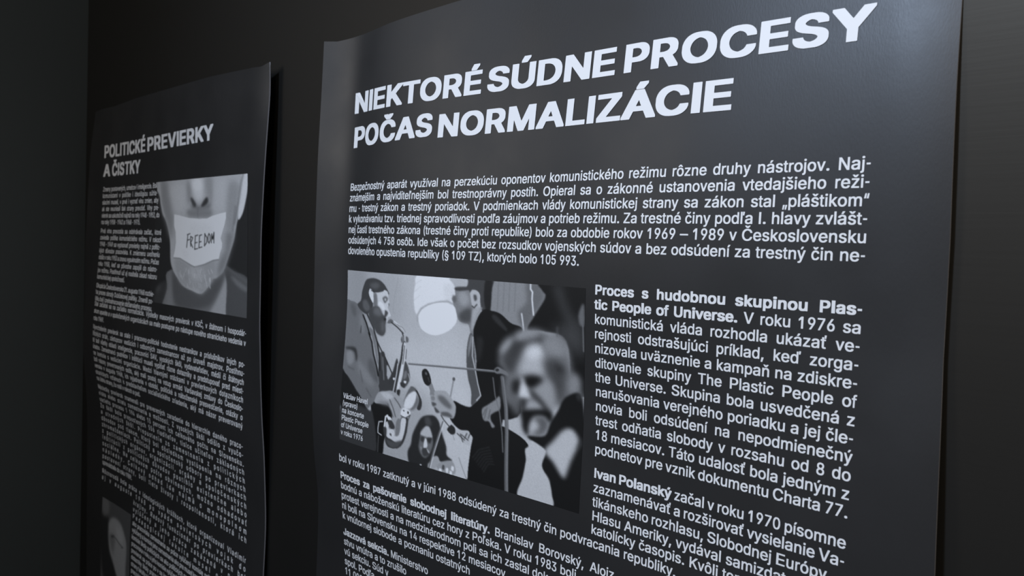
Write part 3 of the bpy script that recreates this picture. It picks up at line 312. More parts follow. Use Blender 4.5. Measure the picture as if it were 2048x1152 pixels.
'O':[1135,[[1103,725,1119,674,1129,627,1135,581,1135,414,1129,373,1113,303,1093,252,1069,206,1027,149,997,117,957,84,907,52,837,20,772,2,712,-9,677,-10,657,-14,482,-14,392,-4,342,6,297,20,227,52,197,71,170,90,112,144,71,197,37,262,22,303,0,400,0,595,10,655,37,738,66,794,91,831,117,861,172,912,237,952,312,985,362,998,422,1009,457,1010,477,1014,657,1014,677,1010,712,1009,792,994,837,980,900,951,965,910,1022,856,1043,831,1074,785],[833,613,803,674,765,725,709,771,652,800,617,813,562,824,492,804,452,786,397,750,352,703,314,641,292,581,280,525,280,475,297,400,312,363,331,326,370,275,401,248,462,209,492,196,537,182,567,176,612,186,692,219,737,250,765,275,803,326,833,387,849,447,855,498,849,553]]],
'P':[910,[[888,817,903,771,910,734,910,609,904,572,888,521,868,484,845,451,807,417,767,390,722,369,647,348,572,338,302,338,290,336,285,322,285,16,282,5,272,0,252,0,17,0,2,5,0,21,0,979,1,993,5,998,22,1000,572,1000,647,990,692,980,742,961,777,943,802,926,852,879],[613,711,588,752,570,771,522,799,497,809,447,819,402,824,290,822,285,808,285,530,287,518,297,514,397,514,447,519,507,534,547,552,580,576,598,600,613,627,625,669]]],
'R':[950,[[893,817,910,748,910,604,898,553,868,493,840,456,802,427,752,399,747,391,752,377,944,86,950,63,950,12,945,2,932,0,667,0,647,3,423,345,411,359,392,361,297,361,286,354,285,16,280,2,267,0,17,0,2,5,0,21,0,979,1,993,5,998,22,1000,572,1000,652,990,697,980,742,964,767,952,822,916,840,900,868,863],[618,711,593,752,575,771,537,795,502,809,452,819,402,824,292,823,286,817,285,808,286,544,292,538,302,537,407,537,457,542,517,557,552,573,585,595,612,635,625,674]]],
'S':[955,[[923,831,935,789,935,701,927,691,662,691,656,697,648,725,638,743,625,762,602,782,542,813,482,829,447,823,417,813,372,790,332,754,322,738,316,720,322,706,340,683,382,654,402,645,482,617,662,577,767,545,827,517,857,499,888,475,910,451,939,405,949,373,955,340,955,238,943,183,931,155,908,118,877,84,827,48,762,17,712,2,662,-9,617,-14,332,-14,267,-3,187,20,137,43,106,63,55,109,21,164,5,206,0,234,0,308,1,317,7,323,277,323,284,317,299,271,332,227,372,201,402,187,452,173,477,170,502,173,552,187,602,210,637,237,653,257,669,289,658,312,637,333,587,364,507,392,312,437,232,460,157,492,107,523,75,553,42,609,31,650,31,785,42,826,67,873,85,896,117,926,157,952,216,979,277,998,307,1004,397,1014,577,1014,597,1010,632,1009,707,994,752,980,817,948,842,930,885,891,908,859]]],
'T':[990,[[989,993,990,840,989,831,982,825,652,824,642,823,636,817,635,21,632,5,617,0,372,0,360,2,355,16,354,817,347,823,337,824,7,825,1,831,0,840,0,984,2,995,17,1000,967,1000,982,999]]],
'V':[1124,[[1124,993,1123,924,717,4,702,0,417,2,402,25,2,924,0,984,2,995,17,1000,272,1000,282,999,292,994,552,391,562,371,567,370,832,994,847,1000,1102,1000,1117,999]]],
'Y':[1100,[[1099,993,1100,933,1093,914,692,382,690,16,687,5,672,0,427,0,415,2,410,16,408,377,5,914,0,928,2,995,17,1000,282,1000,298,998,313,984,537,682,547,671,552,670,558,674,797,997,812,1000,1082,1000,1092,999]]],
'Z':[930,[[924,993,925,854,922,840,379,183,382,177,392,176,922,175,929,169,930,160,930,16,927,5,922,1,907,0,22,0,5,2,0,16,0,141,7,164,546,817,542,823,532,824,7,825,1,831,0,840,0,984,2,995,17,1000,902,1000,917,999]]],
'Á':[1125,[[1123,76,1125,12,1117,1,842,1,832,7,728,248,721,257,707,259,412,259,402,256,397,248,303,25,290,2,277,0,17,0,2,5,0,16,2,76,397,975,410,998,442,1000,697,1000,707,999,716,993],[638,456,568,623,562,629,557,628,492,475,481,447,482,438,497,435,632,435,639,437,642,442],[824,1266,823,1192,682,1016,667,1014,452,1014,437,1018,435,1030,437,1095,537,1270,552,1273,807,1273,817,1272]]],
'É':[835,[[829,993,830,840,829,831,822,825,302,824,287,819,285,808,285,609,290,595,302,593,787,592,795,581,795,437,792,421,782,417,292,416,286,410,285,400,285,197,287,181,297,176,827,175,834,169,835,160,835,16,832,5,827,1,812,0,22,0,5,2,1,7,0,21,0,979,2,995,17,1000,807,1000,822,999],[684,1266,683,1197,577,1061,538,1016,522,1014,307,1014,292,1018,290,1030,292,1090,359,1211,397,1271,412,1273,667,1273,677,1272]]],
'Ú':[1015,[[1014,993,1015,275,1003,225,988,187,963,146,942,120,889,72,842,43,812,29,732,2,637,-14,382,-14,312,-4,227,20,187,38,151,58,97,98,67,131,41,169,27,197,6,266,5,299,0,326,0,979,2,995,12,1000,32,1000,267,1000,282,995,285,979,285,373,295,326,327,270,347,246,377,223,437,191,482,177,507,173,537,177,582,191,642,223,693,271,713,303,728,345,735,387,735,979,737,995,752,1000,997,1000,1007,999],[774,1266,773,1197,667,1061,628,1016,612,1014,397,1014,382,1018,380,1030,382,1090,449,1211,487,1271,502,1273,757,1273,767,1272]]],
'Č':[1090,[[1068,780,1089,715,1090,646,1085,637,1072,634,822,634,812,636,807,641,788,688,755,734,727,759,687,786,647,804,577,824,562,824,517,813,442,781,397,750,370,725,331,674,314,641,302,613,285,553,280,502,285,447,302,387,331,326,370,275,422,232,482,200,522,186,567,176,597,181,657,201,702,224,727,241,757,270,779,299,807,359,817,365,1072,366,1085,363,1090,354,1089,285,1068,220,1054,192,1033,160,1012,134,957,84,917,57,882,38,837,20,792,6,717,-9,677,-10,657,-14,482,-14,392,-4,342,6,297,20,227,52,182,80,137,117,107,149,71,197,37,262,22,303,0,400,0,595,5,632,22,697,37,738,71,803,110,854,140,882,172,912,227,948,312,985,362,998,422,1009,457,1010,477,1014,652,1014,747,1004,792,994,864,970,917,943,954,919,1017,860,1048,817],[879,1266,880,1206,874,1192,725,1053,709,1035,697,1028,432,1030,267,1181,255,1201,255,1262,260,1271,267,1273,522,1273,532,1268,562,1240,567,1239,577,1246,597,1268,612,1273,862,1273,872,1272]]]}}
_tess = {}
def glyph(style, ch):
    k = (style, ch)
    if k not in _tess:
        adv, rings = GLYPHS[style][ch]
        rr = [[Vector((r[i] / 1000, r[i + 1] / 1000, 0)) for i in range(0, len(r), 2)] for r in rings]
        tris = []
        start = np.cumsum([0] + [len(r) for r in rr])
        def inside(p, ring):
            c = False
            for a, b in zip(ring, ring[1:] + ring[:1]):
                if (a.y > p.y) != (b.y > p.y) and p.x < a.x + (p.y - a.y) * (b.x - a.x) / (b.y - a.y): c = not c
            return c
        holder = [[j for j in range(len(rr)) if j != i and inside(rr[i][0], rr[j])] for i in range(len(rr))]
        for i in range(len(rr)):                       # each separate piece of the letter with its own holes
            if len(holder[i]) % 2: continue
            ids = [i] + [j for j in range(len(rr)) if len(holder[j]) == len(holder[i]) + 1 and i in holder[j]]
            back = [start[j] + q for j in ids for q in range(len(rr[j]))]
            tris += [[back[q] for q in t] for t in tessellate_polygon([rr[j] for j in ids])]
        pts = np.array([(p.x, p.y) for r in rr for p in r])
        out = []
        for t in tris:
            a, b, c = (pts[i] for i in t)
            cr = (b[0] - a[0]) * (c[1] - a[1]) - (b[1] - a[1]) * (c[0] - a[0])
            out.append(tuple(t) if cr > 0 else tuple(t[::-1]))
        _tess[k] = (adv / 1000, pts, out)
    return _tess[k]
class Ink:
    def __init__(self): self.u = []; self.v = []; self.f = []; self.n = 0
    def add(self, pts, tris, u, v, sx, sy):
        self.u.append(u + pts[:, 0] * sx); self.v.append(v - pts[:, 1] * sy)
        self.f += [tuple(i + self.n for i in t) for t in tris]; self.n += len(pts)
    def build(self, name, which, parent, eps):
        return mesh_obj(name, place(np.concatenate(self.u), np.concatenate(self.v), which, eps), self.f, M_WHITE, parent)
def set_line(ink, text, fs, u0, u1, v):
    runs = []
    for i, part in enumerate(text.split('*')):
        for ch in part: runs.append((ch, 'bold' if i % 2 else 'regular'))
    adv = [0.278 if c == ' ' else glyph(s, c)[0] for c, s in runs]
    nsp = sum(c == ' ' for c, s in runs); tot = sum(adv) * fs
    sx = 1.0; sp = 0.278 * fs; track = 0.0
    if u1 is not None:
        let = tot - nsp * sp; free = (u1 - u0) - let
        lo, hi = 0.20 * fs * nsp, 0.58 * fs * nsp
        if free < lo: sx = (u1 - u0 - lo) / let; sp = 0.20 * fs
        elif free > hi: sp = 0.58 * fs; track = (free - hi) / max(1, len(runs) - 1)
        else: sp = free / nsp
    x = u0
    for (c, s), a in zip(runs, adv):
        if c == ' ': x += sp + track; continue
        _, pts, tris = glyph(s, c)
        ink.add(pts, tris, x, v, fs * sx, fs)
        x += a * fs * sx + track
CAPH = 0.0293
def set_word(ink, text, u0, u1, v0, v1):
    g = [glyph('heading', c) for c in text]
    gap = 0.10
    pairs = {'ÁC': -0.12, 'ZÁ': -0.08, 'MA': -0.04, 'KT': -0.10, 'TO': -0.08, 'AL': -0.03, 'LI': 0.02, 'ČA': -0.08, 'AS': -0.07,
             'SY': -0.05, 'RK': 0.0, 'KY': -0.10, 'TK': -0.02, 'PO': -0.05, 'CE': 0.0, 'EV': -0.04, 'VI': -0.02, 'OL': 0.0, 'LI': -0.02, 'IT': -0.03, 'TI': -0.03}
    gaps = [gap + pairs.get(a + b, 0.0) for a, b in zip(text, text[1:])] + [0.0]
    wide = [a * (1.10 if c in 'AÁ' else 1.0) for c, (a, _, _) in zip(text, g)]
    k = (u1 - u0) / (sum(wide) + sum(gaps)); x = u0
    for c, (a, pts, tris), q in zip(text, g, gaps):
        s = 1.10 if c in 'AÁ' else 1.0
        ink.add(pts, tris, x, v0 + (v1 - v0) * (x - u0 + pts[:, 0] * k * s) / (u1 - u0), k * s, CAPH); x += (a * s + q) * k

# ------------------------------------------------------------------ printed photographs
PICS = {'main':[(-0.0135,0.21850048997236238,0.4228,0.45881500088717714,0.0),[['P',166,0,[-98,-114,1038,-168,1067,1042,-108,1601],1],
['P',143,14,[-73,-55,140,-39,162,271,105,625,-34,779],0],
['P',156,10,[146,-11,303,-10,313,247,229,288,146,217],0],
['P',176,14,[393,341,557,285,594,606,444,647,329,516,230,399],0],
['P',152,12,[165,723,421,626,433,992,221,1070],0],
['P',178,6,[533,571,603,579,639,1017,539,1004,504,836],0],
['L',146,0.6,[295,20,278,121,268,219],1.2],
['P',206,1,[388,-4,371,49,365,98,364,141,367,173,377,207,396,227,458,224,532,188,541,131,540,84,538,57,530,33,515,9,507,-15],0],
['P',196,2,[492,37,526,33,538,63,536,100,522,121,497,111],0],
['L',186,0.6,[371,49,401,20],1.3],
['L',186,0.6,[366,92,396,56],1.3],
['L',186,0.6,[365,137,393,105],1.3],
['L',165,0.6,[372,42,365,92,364,141,368,176],1.5],
['L',150,1.2,[383,242,383,210,398,175,430,148,473,130,507,122,527,132],3.5],
['P',212,0.8,[387,238,390,205,414,167,452,141,492,132,522,141,541,168,547,192,541,227,522,261,493,288,458,305,425,300,398,278],0],
['P',126,0.8,[677,-5,848,-21,854,22,868,58,831,149,808,224,777,239,742,194,693,156,671,145,670,42],0],
['P',98,3.1,[801,-8,848,-13,854,22,866,58,827,154,808,220,780,188,776,134,803,86],0],
['L',116,0.6,[702,2,698,146],2],
['L',116,0.6,[723,0,719,143],2],
['L',116,0.6,[743,-2,740,140],2],
['L',116,0.6,[764,-4,761,137],2],
['L',210,0.6,[817,-1,817,26,824,38,823,70,829,145],2.2],
['L',200,0.6,[787,144,792,186,795,222],2],
['P',66,0.7,[580,-3,678,-12,677,47,672,149,667,168,642,153,635,112,632,76,623,56,604,52,593,72,582,67,580,40],0],
['P',42,1,[654,-4,678,0,677,47,672,149,656,145,648,80],0],
['P',162,0.8,[524,-1,582,-3,581,41,541,45,531,23],0],
['P',118,0.8,[541,56,588,54,597,87,605,134,626,143,644,135,626,174,615,215,610,255,609,314,599,269,590,228,570,222,553,212,544,180,539,153,531,138,529,120,525,105,538,88],0],
['P',142,3,[555,70,581,70,593,111,574,138,553,117],0],
['P',74,3,[556,175,598,144,602,208,575,221,556,209],0],
['P',66,1,[539,46,588,40,590,54,543,64],0],
['P',94,1.5,[528,90,541,93,541,121,530,120],0],
['P',152,1.5,[607,149,637,137,621,186,608,255,601,238],0],
['P',165,0.7,[601,89,613,60,627,62,634,82,629,113,617,143,605,134],0],
['P',78,1,[609,79,619,76,622,99,613,106],0],
['L',62,0.6,[604,133,612,141,622,123],2],
['P',35,0.6,[610,249,628,180,648,145,670,145,709,155,748,194,791,218,764,317,776,479,781,636,607,688,611,633,643,578,634,534,622,484,623,385,612,302],0],
['P',52,1.5,[678,173,695,167,734,222,730,235,695,202],0],
['P',46,3,[621,293,647,289,642,368,626,411],0],
['P',78,0.6,[597,271,586,340,585,420,592,492,607,561,610,626,629,601,643,571,630,502,621,439,615,354,609,286],0],
['P',120,1,[600,277,591,339,591,392,599,351,606,296],0],
['L',190,0.6,[608,286,607,382,620,452,631,515,644,571,629,598],1.6],
['P',36,0.7,[539,625,574,635,605,637,629,610,655,557,691,525,727,700,605,758,580,763,553,748,529,711,547,676],0],
['P',34,0.5,[605,757,703,702,748,700,823,751,818,852,800,1016,619,1018,609,989,617,846,622,782],0],
['L',50,1,[626,883,649,835,688,809],1.6],
['L',50,1,[633,892,656,845,692,822],1.6],
['L',50,1,[641,901,662,855,695,835],1.6],
['L',50,1,[648,911,669,864,699,848],1.6],
['L',50,1,[655,920,675,873,702,861],1.6],
['L',50,1,[663,929,681,883,705,874],1.6],
['L',50,1,[670,938,687,892,709,887],1.6],
['P',36,1,[852,-9,1002,-24,1006,447,961,459,941,243,864,214,809,217,831,149,868,58,856,26],0],
['P',58,6.2,[896,0,921,2,940,76,972,161,960,193,938,154,913,80],0],
['P',66,9.3,[890,209,947,169,990,166,998,300,966,290,929,246],0],
['P',96,1.5,[989,75,996,81,998,161,984,165,979,122],0],
['L',112,0.6,[993,166,996,279],1.4],
['L',82,1.5,[911,188,910,232],2],
['P',104,4.7,[707,400,711,325,736,269,774,239,811,217,855,211,894,231,929,254,953,310,961,377,982,401,986,452,986,515,749,584,728,432],0],
['P',150,4.7,[711,334,736,283,759,276,751,335,719,346],0],
['P',66,4.7,[723,355,754,302,788,277,792,326,775,394,750,432,727,400],0],
['P',62,4.7,[747,340,764,277,812,268,838,243,865,245,858,273,815,290,788,332,756,352],0],
['P',140,4.7,[774,235,811,219,851,219,838,241,805,252,771,272],0],
['P',166,6.2,[797,334,815,290,853,278,862,312,874,371,879,410,860,423,823,425,790,436,776,421,785,373],0],
['P',202,6.2,[809,314,842,285,858,304,852,332,805,344],0],
['P',128,4.7,[865,258,894,235,929,263,940,308,910,319,878,319],0],
['P',68,6.2,[867,350,907,337,933,357,939,408,931,514,909,520,879,414],0],
['P',42,4.7,[907,354,931,375,925,394,907,372],0],
['P',126,4.7,[950,435,961,389,974,390,984,426,975,472,955,473],0],
['P',140,4.7,[832,465,873,425,901,459,908,526,901,577,880,563,857,529,831,512],0],
['P',92,5.4,[737,507,765,530,786,572,797,617,773,624,753,576],0],
['P',44,3.9,[758,469,787,461,788,521,759,523],0],
['P',34,3.9,[795,447,825,426,863,432,853,459,826,487,804,479],0],
['P',170,3.1,[788,446,798,450,806,495,791,499],0],
['P',190,3.1,[786,494,799,478,818,501,828,526,808,540,784,538],0],
['P',58,3.9,[817,492,835,501,866,538,891,575,872,586,849,551,827,526],0],
['P',52,3.9,[787,551,814,547,811,580,794,609],0],
['P',150,3.9,[814,554,832,541,859,563,860,576,816,589],0],
['P',33,3.1,[792,600,816,589,867,573,895,576,902,614,888,630,873,609,839,618,823,657,821,711,802,687,796,641],0],
['P',86,3.9,[837,626,868,606,889,636,876,684,851,704,827,703,850,678,856,646],0],
['P',33,1.5,[937,503,977,467,995,501,1008,637,1036,962,909,1017,901,893,869,835,883,760,834,730,821,711,876,693,894,628,917,564],0],
['P',74,3.1,[977,472,985,470,987,500,982,502],0],
['P',172,0.8,[834,729,874,752,883,767,874,834,900,893,911,950,910,1008,799,1009,811,910,819,830,814,779,826,757],0],
['P',170,3.1,[936,648,964,634,985,667,985,701,966,776,949,858,936,850,910,803,881,761,906,706],0],
['P',60,3.1,[983,713,1003,661,1007,663,998,697],0],
['P',124,0.9,[652,634,674,606,698,577,714,556,718,615,700,635,685,655,688,681,702,703,692,713,680,687,664,689,655,672],0],
['L',88,0.6,[670,623,662,679],1.5],
['L',88,0.6,[682,629,677,675],1.5],
['L',88,0.6,[664,631,657,663],1.5],
['L',96,0.4,[347,478,477,463,698,439],3.4],
['L',150,0.4,[347,475,477,459,688,437],1],
['P',108,0.7,[690,433,702,415,717,420,739,434,742,449,718,445,698,448],0],
['P',50,0.5,[694,432,702,423,709,429,701,438],0],
['L',92,0.6,[721,462,739,604,747,723,756,1007],6.5],
['L',122,0.6,[724,462,741,603,749,722,759,1003],1.6],
['L',106,0.6,[687,471,697,555,716,629,730,728,737,817],1.6],
['L',130,0.6,[537,515,533,553,527,607],2.6],
['P',84,0.5,[532,510,540,505,543,517,538,524,533,521],0],
['P',122,0.5,[433,565,445,551,458,581,467,608,458,621,444,622,442,595],0],
['P',42,0.5,[405,522,408,497,422,488,435,505,445,541,444,562,432,575,416,562],0],
['P',92,0.7,[418,509,424,505,428,517,422,520],0],
['L',84,0.6,[432,530,438,553],1],
['P',150,0.7,[460,602,472,590,505,584,523,602,541,629,551,651,550,688,541,714,515,712,495,710,487,697,466,687,455,674,446,642,447,619,463,620],0],
['P',96,2,[478,614,501,614,533,651,526,670,497,653,479,633],0],
['P',78,1,[453,653,473,660,458,675],0],
['P',72,1,[464,675,487,697,472,703],0],
['P',118,1,[448,628,461,622,464,640,453,646],0],
['P',85,1.5,[494,695,524,689,540,710,515,712,495,710],0],
['P',168,0.6,[552,769,578,762,608,759,613,801,613,827,588,820,565,794],0],
['L',70,0.6,[562,783,592,807],1.8],
['L',70,0.6,[579,784,606,803],1.8],
['L',70,0.6,[592,798,600,771],1.8],
['L',70,0.6,[606,793,611,773],1.8],
['L',70,0.6,[575,782,586,818],1.8],
['P',48,0.6,[521,773,539,745,552,758,554,785,541,796,528,787],0],
['L',180,0.6,[540,745,559,759],1.6],
['L',62,0.6,[494,712,506,732,530,759],1.8],
['L',125,0.6,[545,795,553,820],1],
['L',126,0.6,[573,902,584,935,606,1000],1.2],
['P',48,1.2,[431,731,464,722,485,744,495,779,506,816,521,864,525,907,547,927,507,950,482,941,448,978,441,1019,370,1013,356,949,370,902,376,848,393,791,410,750],0],
['P',70,2,[426,746,444,734,456,772,435,781],0],
['P',100,1.3,[433,787,449,787,461,827,466,870,455,918,435,952,415,939,405,903,409,860,413,817],0],
['P',165,1,[426,797,436,785,449,790,461,827,458,839,438,841,411,834],0],
['P',60,1.2,[414,846,428,845,425,871,413,868],0],
['P',54,1.2,[440,846,460,840,454,869,444,865],0],
['P',190,0.6,[431,853,438,854,442,891,426,900],0],
['P',64,1,[420,911,439,901,452,927,428,945],0],
['P',158,0.8,[439,899,453,916,447,921],0],
['P',130,1,[412,901,420,901,416,919],0],
['P',142,1,[502,949,544,928,561,962,555,995,523,1001,493,994,482,972],0],
['P',150,0.8,[466,937,487,925,493,952,472,998,451,1006,456,969],0],
['P',80,0.6,[508,963,516,963,515,985,506,982],0],
['P',205,0.6,[523,973,532,973,530,995,522,992],0],
['P',205,0.6,[538,983,547,983,546,1005,537,1002],0],
['P',205,0.6,[495,986,504,986,503,1009,494,1006],0],
['P',205,0.6,[545,955,554,955,553,977,544,974],0],
['L',92,0.6,[503,742,488,812,467,914,451,1003],2.6],
['L',196,0.6,[507,743,493,811,472,912,456,998],1.6],
['P',190,0.5,[411,995,418,992,418,1000,413,1001],0],
['P',37,0.7,[174,737,204,720,256,719,279,763,274,824,245,921,234,1006,178,1026,198,926,179,802],0],
['P',40,2,[-11,592,19,596,48,628,87,677,114,732,144,800,5,806],0],
['P',59,1.2,[2,813,41,791,115,735,163,780,182,784,204,921,184,1017,4,1017],0],
['P',40,2.5,[-1,718,98,691,149,770,110,771,40,781,5,802],0],
['P',62,0.7,[189,391,212,438,234,470,249,507,246,568,272,542,286,526,300,589,279,648,211,666,203,596,202,477],0],
['P',150,0.7,[176,335,191,360,205,419,217,440,204,443,192,394],0],
['L',128,0.8,[222,466,232,592],1.6],
['L',96,1,[212,448,223,540],2],
['P',158,0.8,[243,515,250,514,265,551,258,576,250,581],0],
['P',106,0.7,[-9,203,28,182,70,194,92,225,112,253,132,299,156,371,143,338,162,396,174,459,197,543,209,611,207,632,212,662,186,729,171,750,152,769,113,711,87,677,44,625,7,588,-13,489],0],
['P',92,3,[21,199,54,209,61,265,36,254],0],
['P',122,4,[85,247,113,285,116,361,92,330],0],
['L',66,1.2,[97,315,95,354],2],
['L',70,1,[97,332,96,357],1.8],
['P',58,2,[9,455,69,448,85,510,76,521,62,473,15,465],0],
['P',128,2.5,[17,482,50,475,62,529,30,551],0],
['P',120,4,[87,509,124,543,181,612,169,642,128,618,94,571],0],
['P',90,3,[149,495,176,503,197,567,196,615,152,557],0],
['L',82,1.3,[105,568,122,633],1.8],
['L',82,1.3,[144,662,172,703],1.8],
['L',82,1.3,[181,550,199,614],1.8],
['L',82,1.3,[31,565,69,573],1.8],
['L',36,0.8,[107,252,129,296,152,358,144,348,163,396,174,462,193,527,203,576],3.6],
['P',112,1,[143,317,171,333,189,412,202,511,192,500,177,424,162,365],0],
['L',44,0.8,[127,234,171,316,176,339,193,397,205,470,209,544],3.4],
['L',48,0.5,[192,389,220,443,234,467,269,545],2.6],
['P',60,0.8,[215,440,227,438,234,460,225,469,215,454],0],
['P',66,0.8,[137,41,170,34,203,43,226,63,241,89,251,114,241,115,216,105,190,116,166,111,151,98,140,113,144,137,162,166,164,197,145,231,127,244,92,228,68,196,90,169,97,118,109,79,121,53],0],
['P',86,2.5,[148,71,183,57,203,72,183,95,155,88],0],
['P',90,2,[102,174,126,164,149,209,127,227,107,208],0],
['P',186,0.6,[169,119,213,109,228,95,244,105,247,135,252,168,244,189,256,221,259,237,244,245,241,271,232,265,216,241,196,192,180,171,173,144],0],
['P',110,1.3,[169,121,186,122,190,183,173,192,164,162],0],
['P',198,0.5,[147,97,162,108,168,138,167,174,152,154,142,124],0],
['L',50,0.6,[155,105,169,110,174,115],1.6],
['P',102,1,[218,139,234,128,245,142,238,158,229,168,220,153],0],
['P',168,0.7,[227,144,234,140,236,150,230,156],0],
['P',110,0.8,[247,165,253,168,251,182,248,180],0],
['P',76,0.9,[231,206,245,218,238,239,225,251,228,227],0],
['P',205,0.8,[200,161,222,175,228,202,212,207,196,189],0],
['P',72,1.2,[141,233,163,197,196,192,216,227,236,251,232,292,233,326,219,352,192,344,175,319,150,279],0],
['P',98,3,[173,203,200,195,216,234,197,244,170,234],0],
['P',92,3,[210,276,228,273,226,327,213,323],0],
['P',50,1,[224,251,235,253,232,265,225,263],0],
['P',96,0.6,[242,275,256,251,272,262,262,274],0],
['L',205,0.5,[274,260,301,279,325,307],1.6],
['L',66,0.4,[262,269,291,291,318,319,314,318,322,346],2.6],
['L',110,0.5,[291,276,314,289,328,309],1.2],
['P',60,0.8,[290,462,298,503,287,559,275,612,256,600,272,542],0],
['P',74,0.9,[327,470,343,493,353,559,331,611,313,596,321,547],0],
['P',110,1,[328,526,338,520,338,553,324,566],0],
['P',112,0.7,[311,338,339,335,342,362,311,369],0],
['L',205,0.6,[326,335,328,368],1.8],
['L',70,0.6,[311,348,313,371],1.2],
['L',72,0.6,[335,337,338,363],1.3],
['P',60,0.6,[315,377,330,377,311,553,299,635,273,652,287,552,306,462],0],
['P',192,0.5,[321,376,331,377,327,470,317,552,304,631,293,643,303,555,316,459],0],
['L',186,0.5,[296,490,292,544,279,647],2],
['L',66,0.5,[325,385,322,445,319,485],1.6],
['L',66,0.6,[334,403,332,456],1.3],
['L',170,0.6,[345,532,354,562],1.5],
['P',58,0.8,[311,586,331,591,331,611,314,605],0],
['P',205,0.5,[327,575,338,574,336,585,328,585],0],
['P',195,0.5,[276,571,285,569,283,580,277,581],0],
['P',52,0.8,[296,633,312,629,308,663,300,668],0],
['P',55,0.7,[356,600,380,599,400,631,411,673,405,709,390,706,397,657,381,617],0],
['L',190,0.6,[372,596,391,611,407,645],1.2],
['P',92,0.8,[355,604,380,604,374,638,340,693,328,693],0],
['P',104,1.5,[382,636,397,661,387,702,366,724,363,699],0],
['P',196,1,[351,641,376,618,385,641,378,682,363,712,336,717,334,681],0],
['P',148,0.7,[207,670,241,653,277,643,320,672,331,692,321,721,311,760,300,816,289,833,277,820,286,784,259,728,223,727,191,727],0],
['P',112,2.5,[204,720,252,710,265,727,223,727],0],
['P',172,2,[220,665,262,658,280,679,249,695],0],
['L',80,0.8,[265,693,282,732,296,778],2],
['L',80,0.8,[287,677,307,702,318,722],2],
['L',80,0.8,[256,719,275,754,284,781],2],
['P',58,0.7,[321,777,353,769,351,833,342,885,325,927,297,953,268,955,251,932,249,892,255,884,288,896,310,876,321,843],0],
['P',186,0.6,[323,781,344,775,340,843,326,900,302,915,279,906,255,894,249,838,253,817,268,816,266,843,272,865,287,883,310,876,319,843],0],
['P',76,1.5,[255,914,279,916,299,912,328,896,314,931,288,950,268,943],0],
['L',180,0.6,[265,956,288,957,303,950],1.3],
['P',112,0.8,[300,803,317,784,317,857,299,879],0],
['P',200,0.7,[321,734,336,717,361,729,361,749,341,769,321,760],0],
['P',62,0.6,[328,732,335,730,334,739],0],
['P',50,0.5,[349,733,355,732,355,745,350,745],0],
['L',60,0.6,[321,764,341,771,362,750],1.6],
['L',215,0.5,[244,847,249,791,258,781],3],
['P',210,0.6,[255,783,276,790,276,805,262,805],0],
['P',60,0.8,[259,809,279,804,295,838,278,850,266,833],0],
['P',190,0.6,[263,861,287,850,293,881,270,902,258,886],0],
['P',70,0.6,[270,879,278,873,279,889],0],
['P',180,0.6,[278,863,285,854,286,867],0],
['P',62,1,[239,855,254,850,255,890,246,900],0],
['L',196,0.4,[235,821,217,828,213,863,213,890,231,898],1.7],
['L',84,0.6,[216,906,212,1000],1.5],
['L',70,0.6,[362,748,352,787,349,847],1.6]]],'face':[(-0.735,0.06712042863922464,-0.3300201524955442,0.3157156244756599),[['P',37,0,[-253,-208,1109,-83,1116,1064,-101,1255],1],
['P',47,3,[188,817,69,873,53,1036,192,1019],0],
['P',62,4,[118,851,78,878,75,919,112,880],0],
['P',84,1,[220,718,796,682,830,1031,180,1122,194,872],0],
['P',94,5,[222,746,207,843,184,1020,278,1009,258,822],0],
['P',116,3,[793,713,817,811,827,1031,639,1058,720,898,769,791],0],
['P',61,1,[794,642,877,682,1011,739,1017,1023,825,1051,814,786,789,693],0],
['P',82,2.5,[852,713,936,751,999,784,996,815,924,791,873,751],0],
['P',72,3,[805,652,998,735,996,765,838,684],0],
['P',66,4,[244,717,322,788,434,849,567,883,661,801,782,683,796,713,718,867,614,972,347,1006,266,921],0],
['P',128,1,[19,-42,961,-37,938,139,908,308,898,342,874,456,845,532,823,586,779,686,713,742,673,753,647,797,566,873,464,859,372,833,305,776,253,724,213,646,189,474,136,339,78,259,43,132],0],
['P',100,6,[37,-12,119,-7,177,136,220,305,206,473,136,339,71,213],0],
['P',138,8,[174,52,344,34,365,224,251,261,196,165],0],
['P',136,8,[671,27,798,29,798,238,679,256,649,163],0],
['P',94,5,[799,412,872,410,823,586,779,686,713,742,736,616,788,537],0],
['P',110,5,[825,61,925,90,885,269,853,407,798,358],0],
['L',132,1.2,[29,10,60,178,111,288],2],
['P',152,0.8,[952,-33,1006,-34,998,99,979,189,950,275,910,315,914,201,935,76],0],
['L',84,1.8,[961,-8,941,57,921,163,875,347],3],
['L',88,2,[885,220,859,397],3],
['P',108,4,[373,14,422,65,428,167,384,181],0],
['P',112,4,[582,11,656,10,653,194,620,204,597,131],0],
['P',152,4,[426,1,544,3,559,98,545,160,491,169,443,103],0],
['P',166,4,[458,24,521,23,525,86,466,78],0],
['P',84,3.5,[429,193,538,217,631,194,620,235,508,246,437,231],0],
['P',54,1.8,[416,147,442,152,482,200,461,221,428,183],0],
['P',48,1.8,[534,212,579,156,606,151,609,188,564,218],0],
['P',98,4,[398,236,628,235,654,281,599,307,432,301,383,273],0],
['L',86,1.5,[500,232,502,301],2],
['P',116,3,[265,637,357,632,482,678,667,614,699,633,696,720,650,796,566,873,536,841,372,828,304,762],0],
['P',130,6,[423,688,570,678,575,761,474,781],0],
['L',122,0.7,[403,703,399,736],1.1],
['L',150,0.7,[344,748,359,780],1.1],
['L',130,0.7,[591,705,590,737],1.1],
['L',112,0.7,[380,705,399,736],1.1],
['L',144,0.7,[617,780,613,811],1.1],
['L',140,0.7,[435,771,451,802],1.1],
['L',133,0.7,[630,685,639,715],1.1],
['L',126,0.7,[501,706,494,739],1.1],
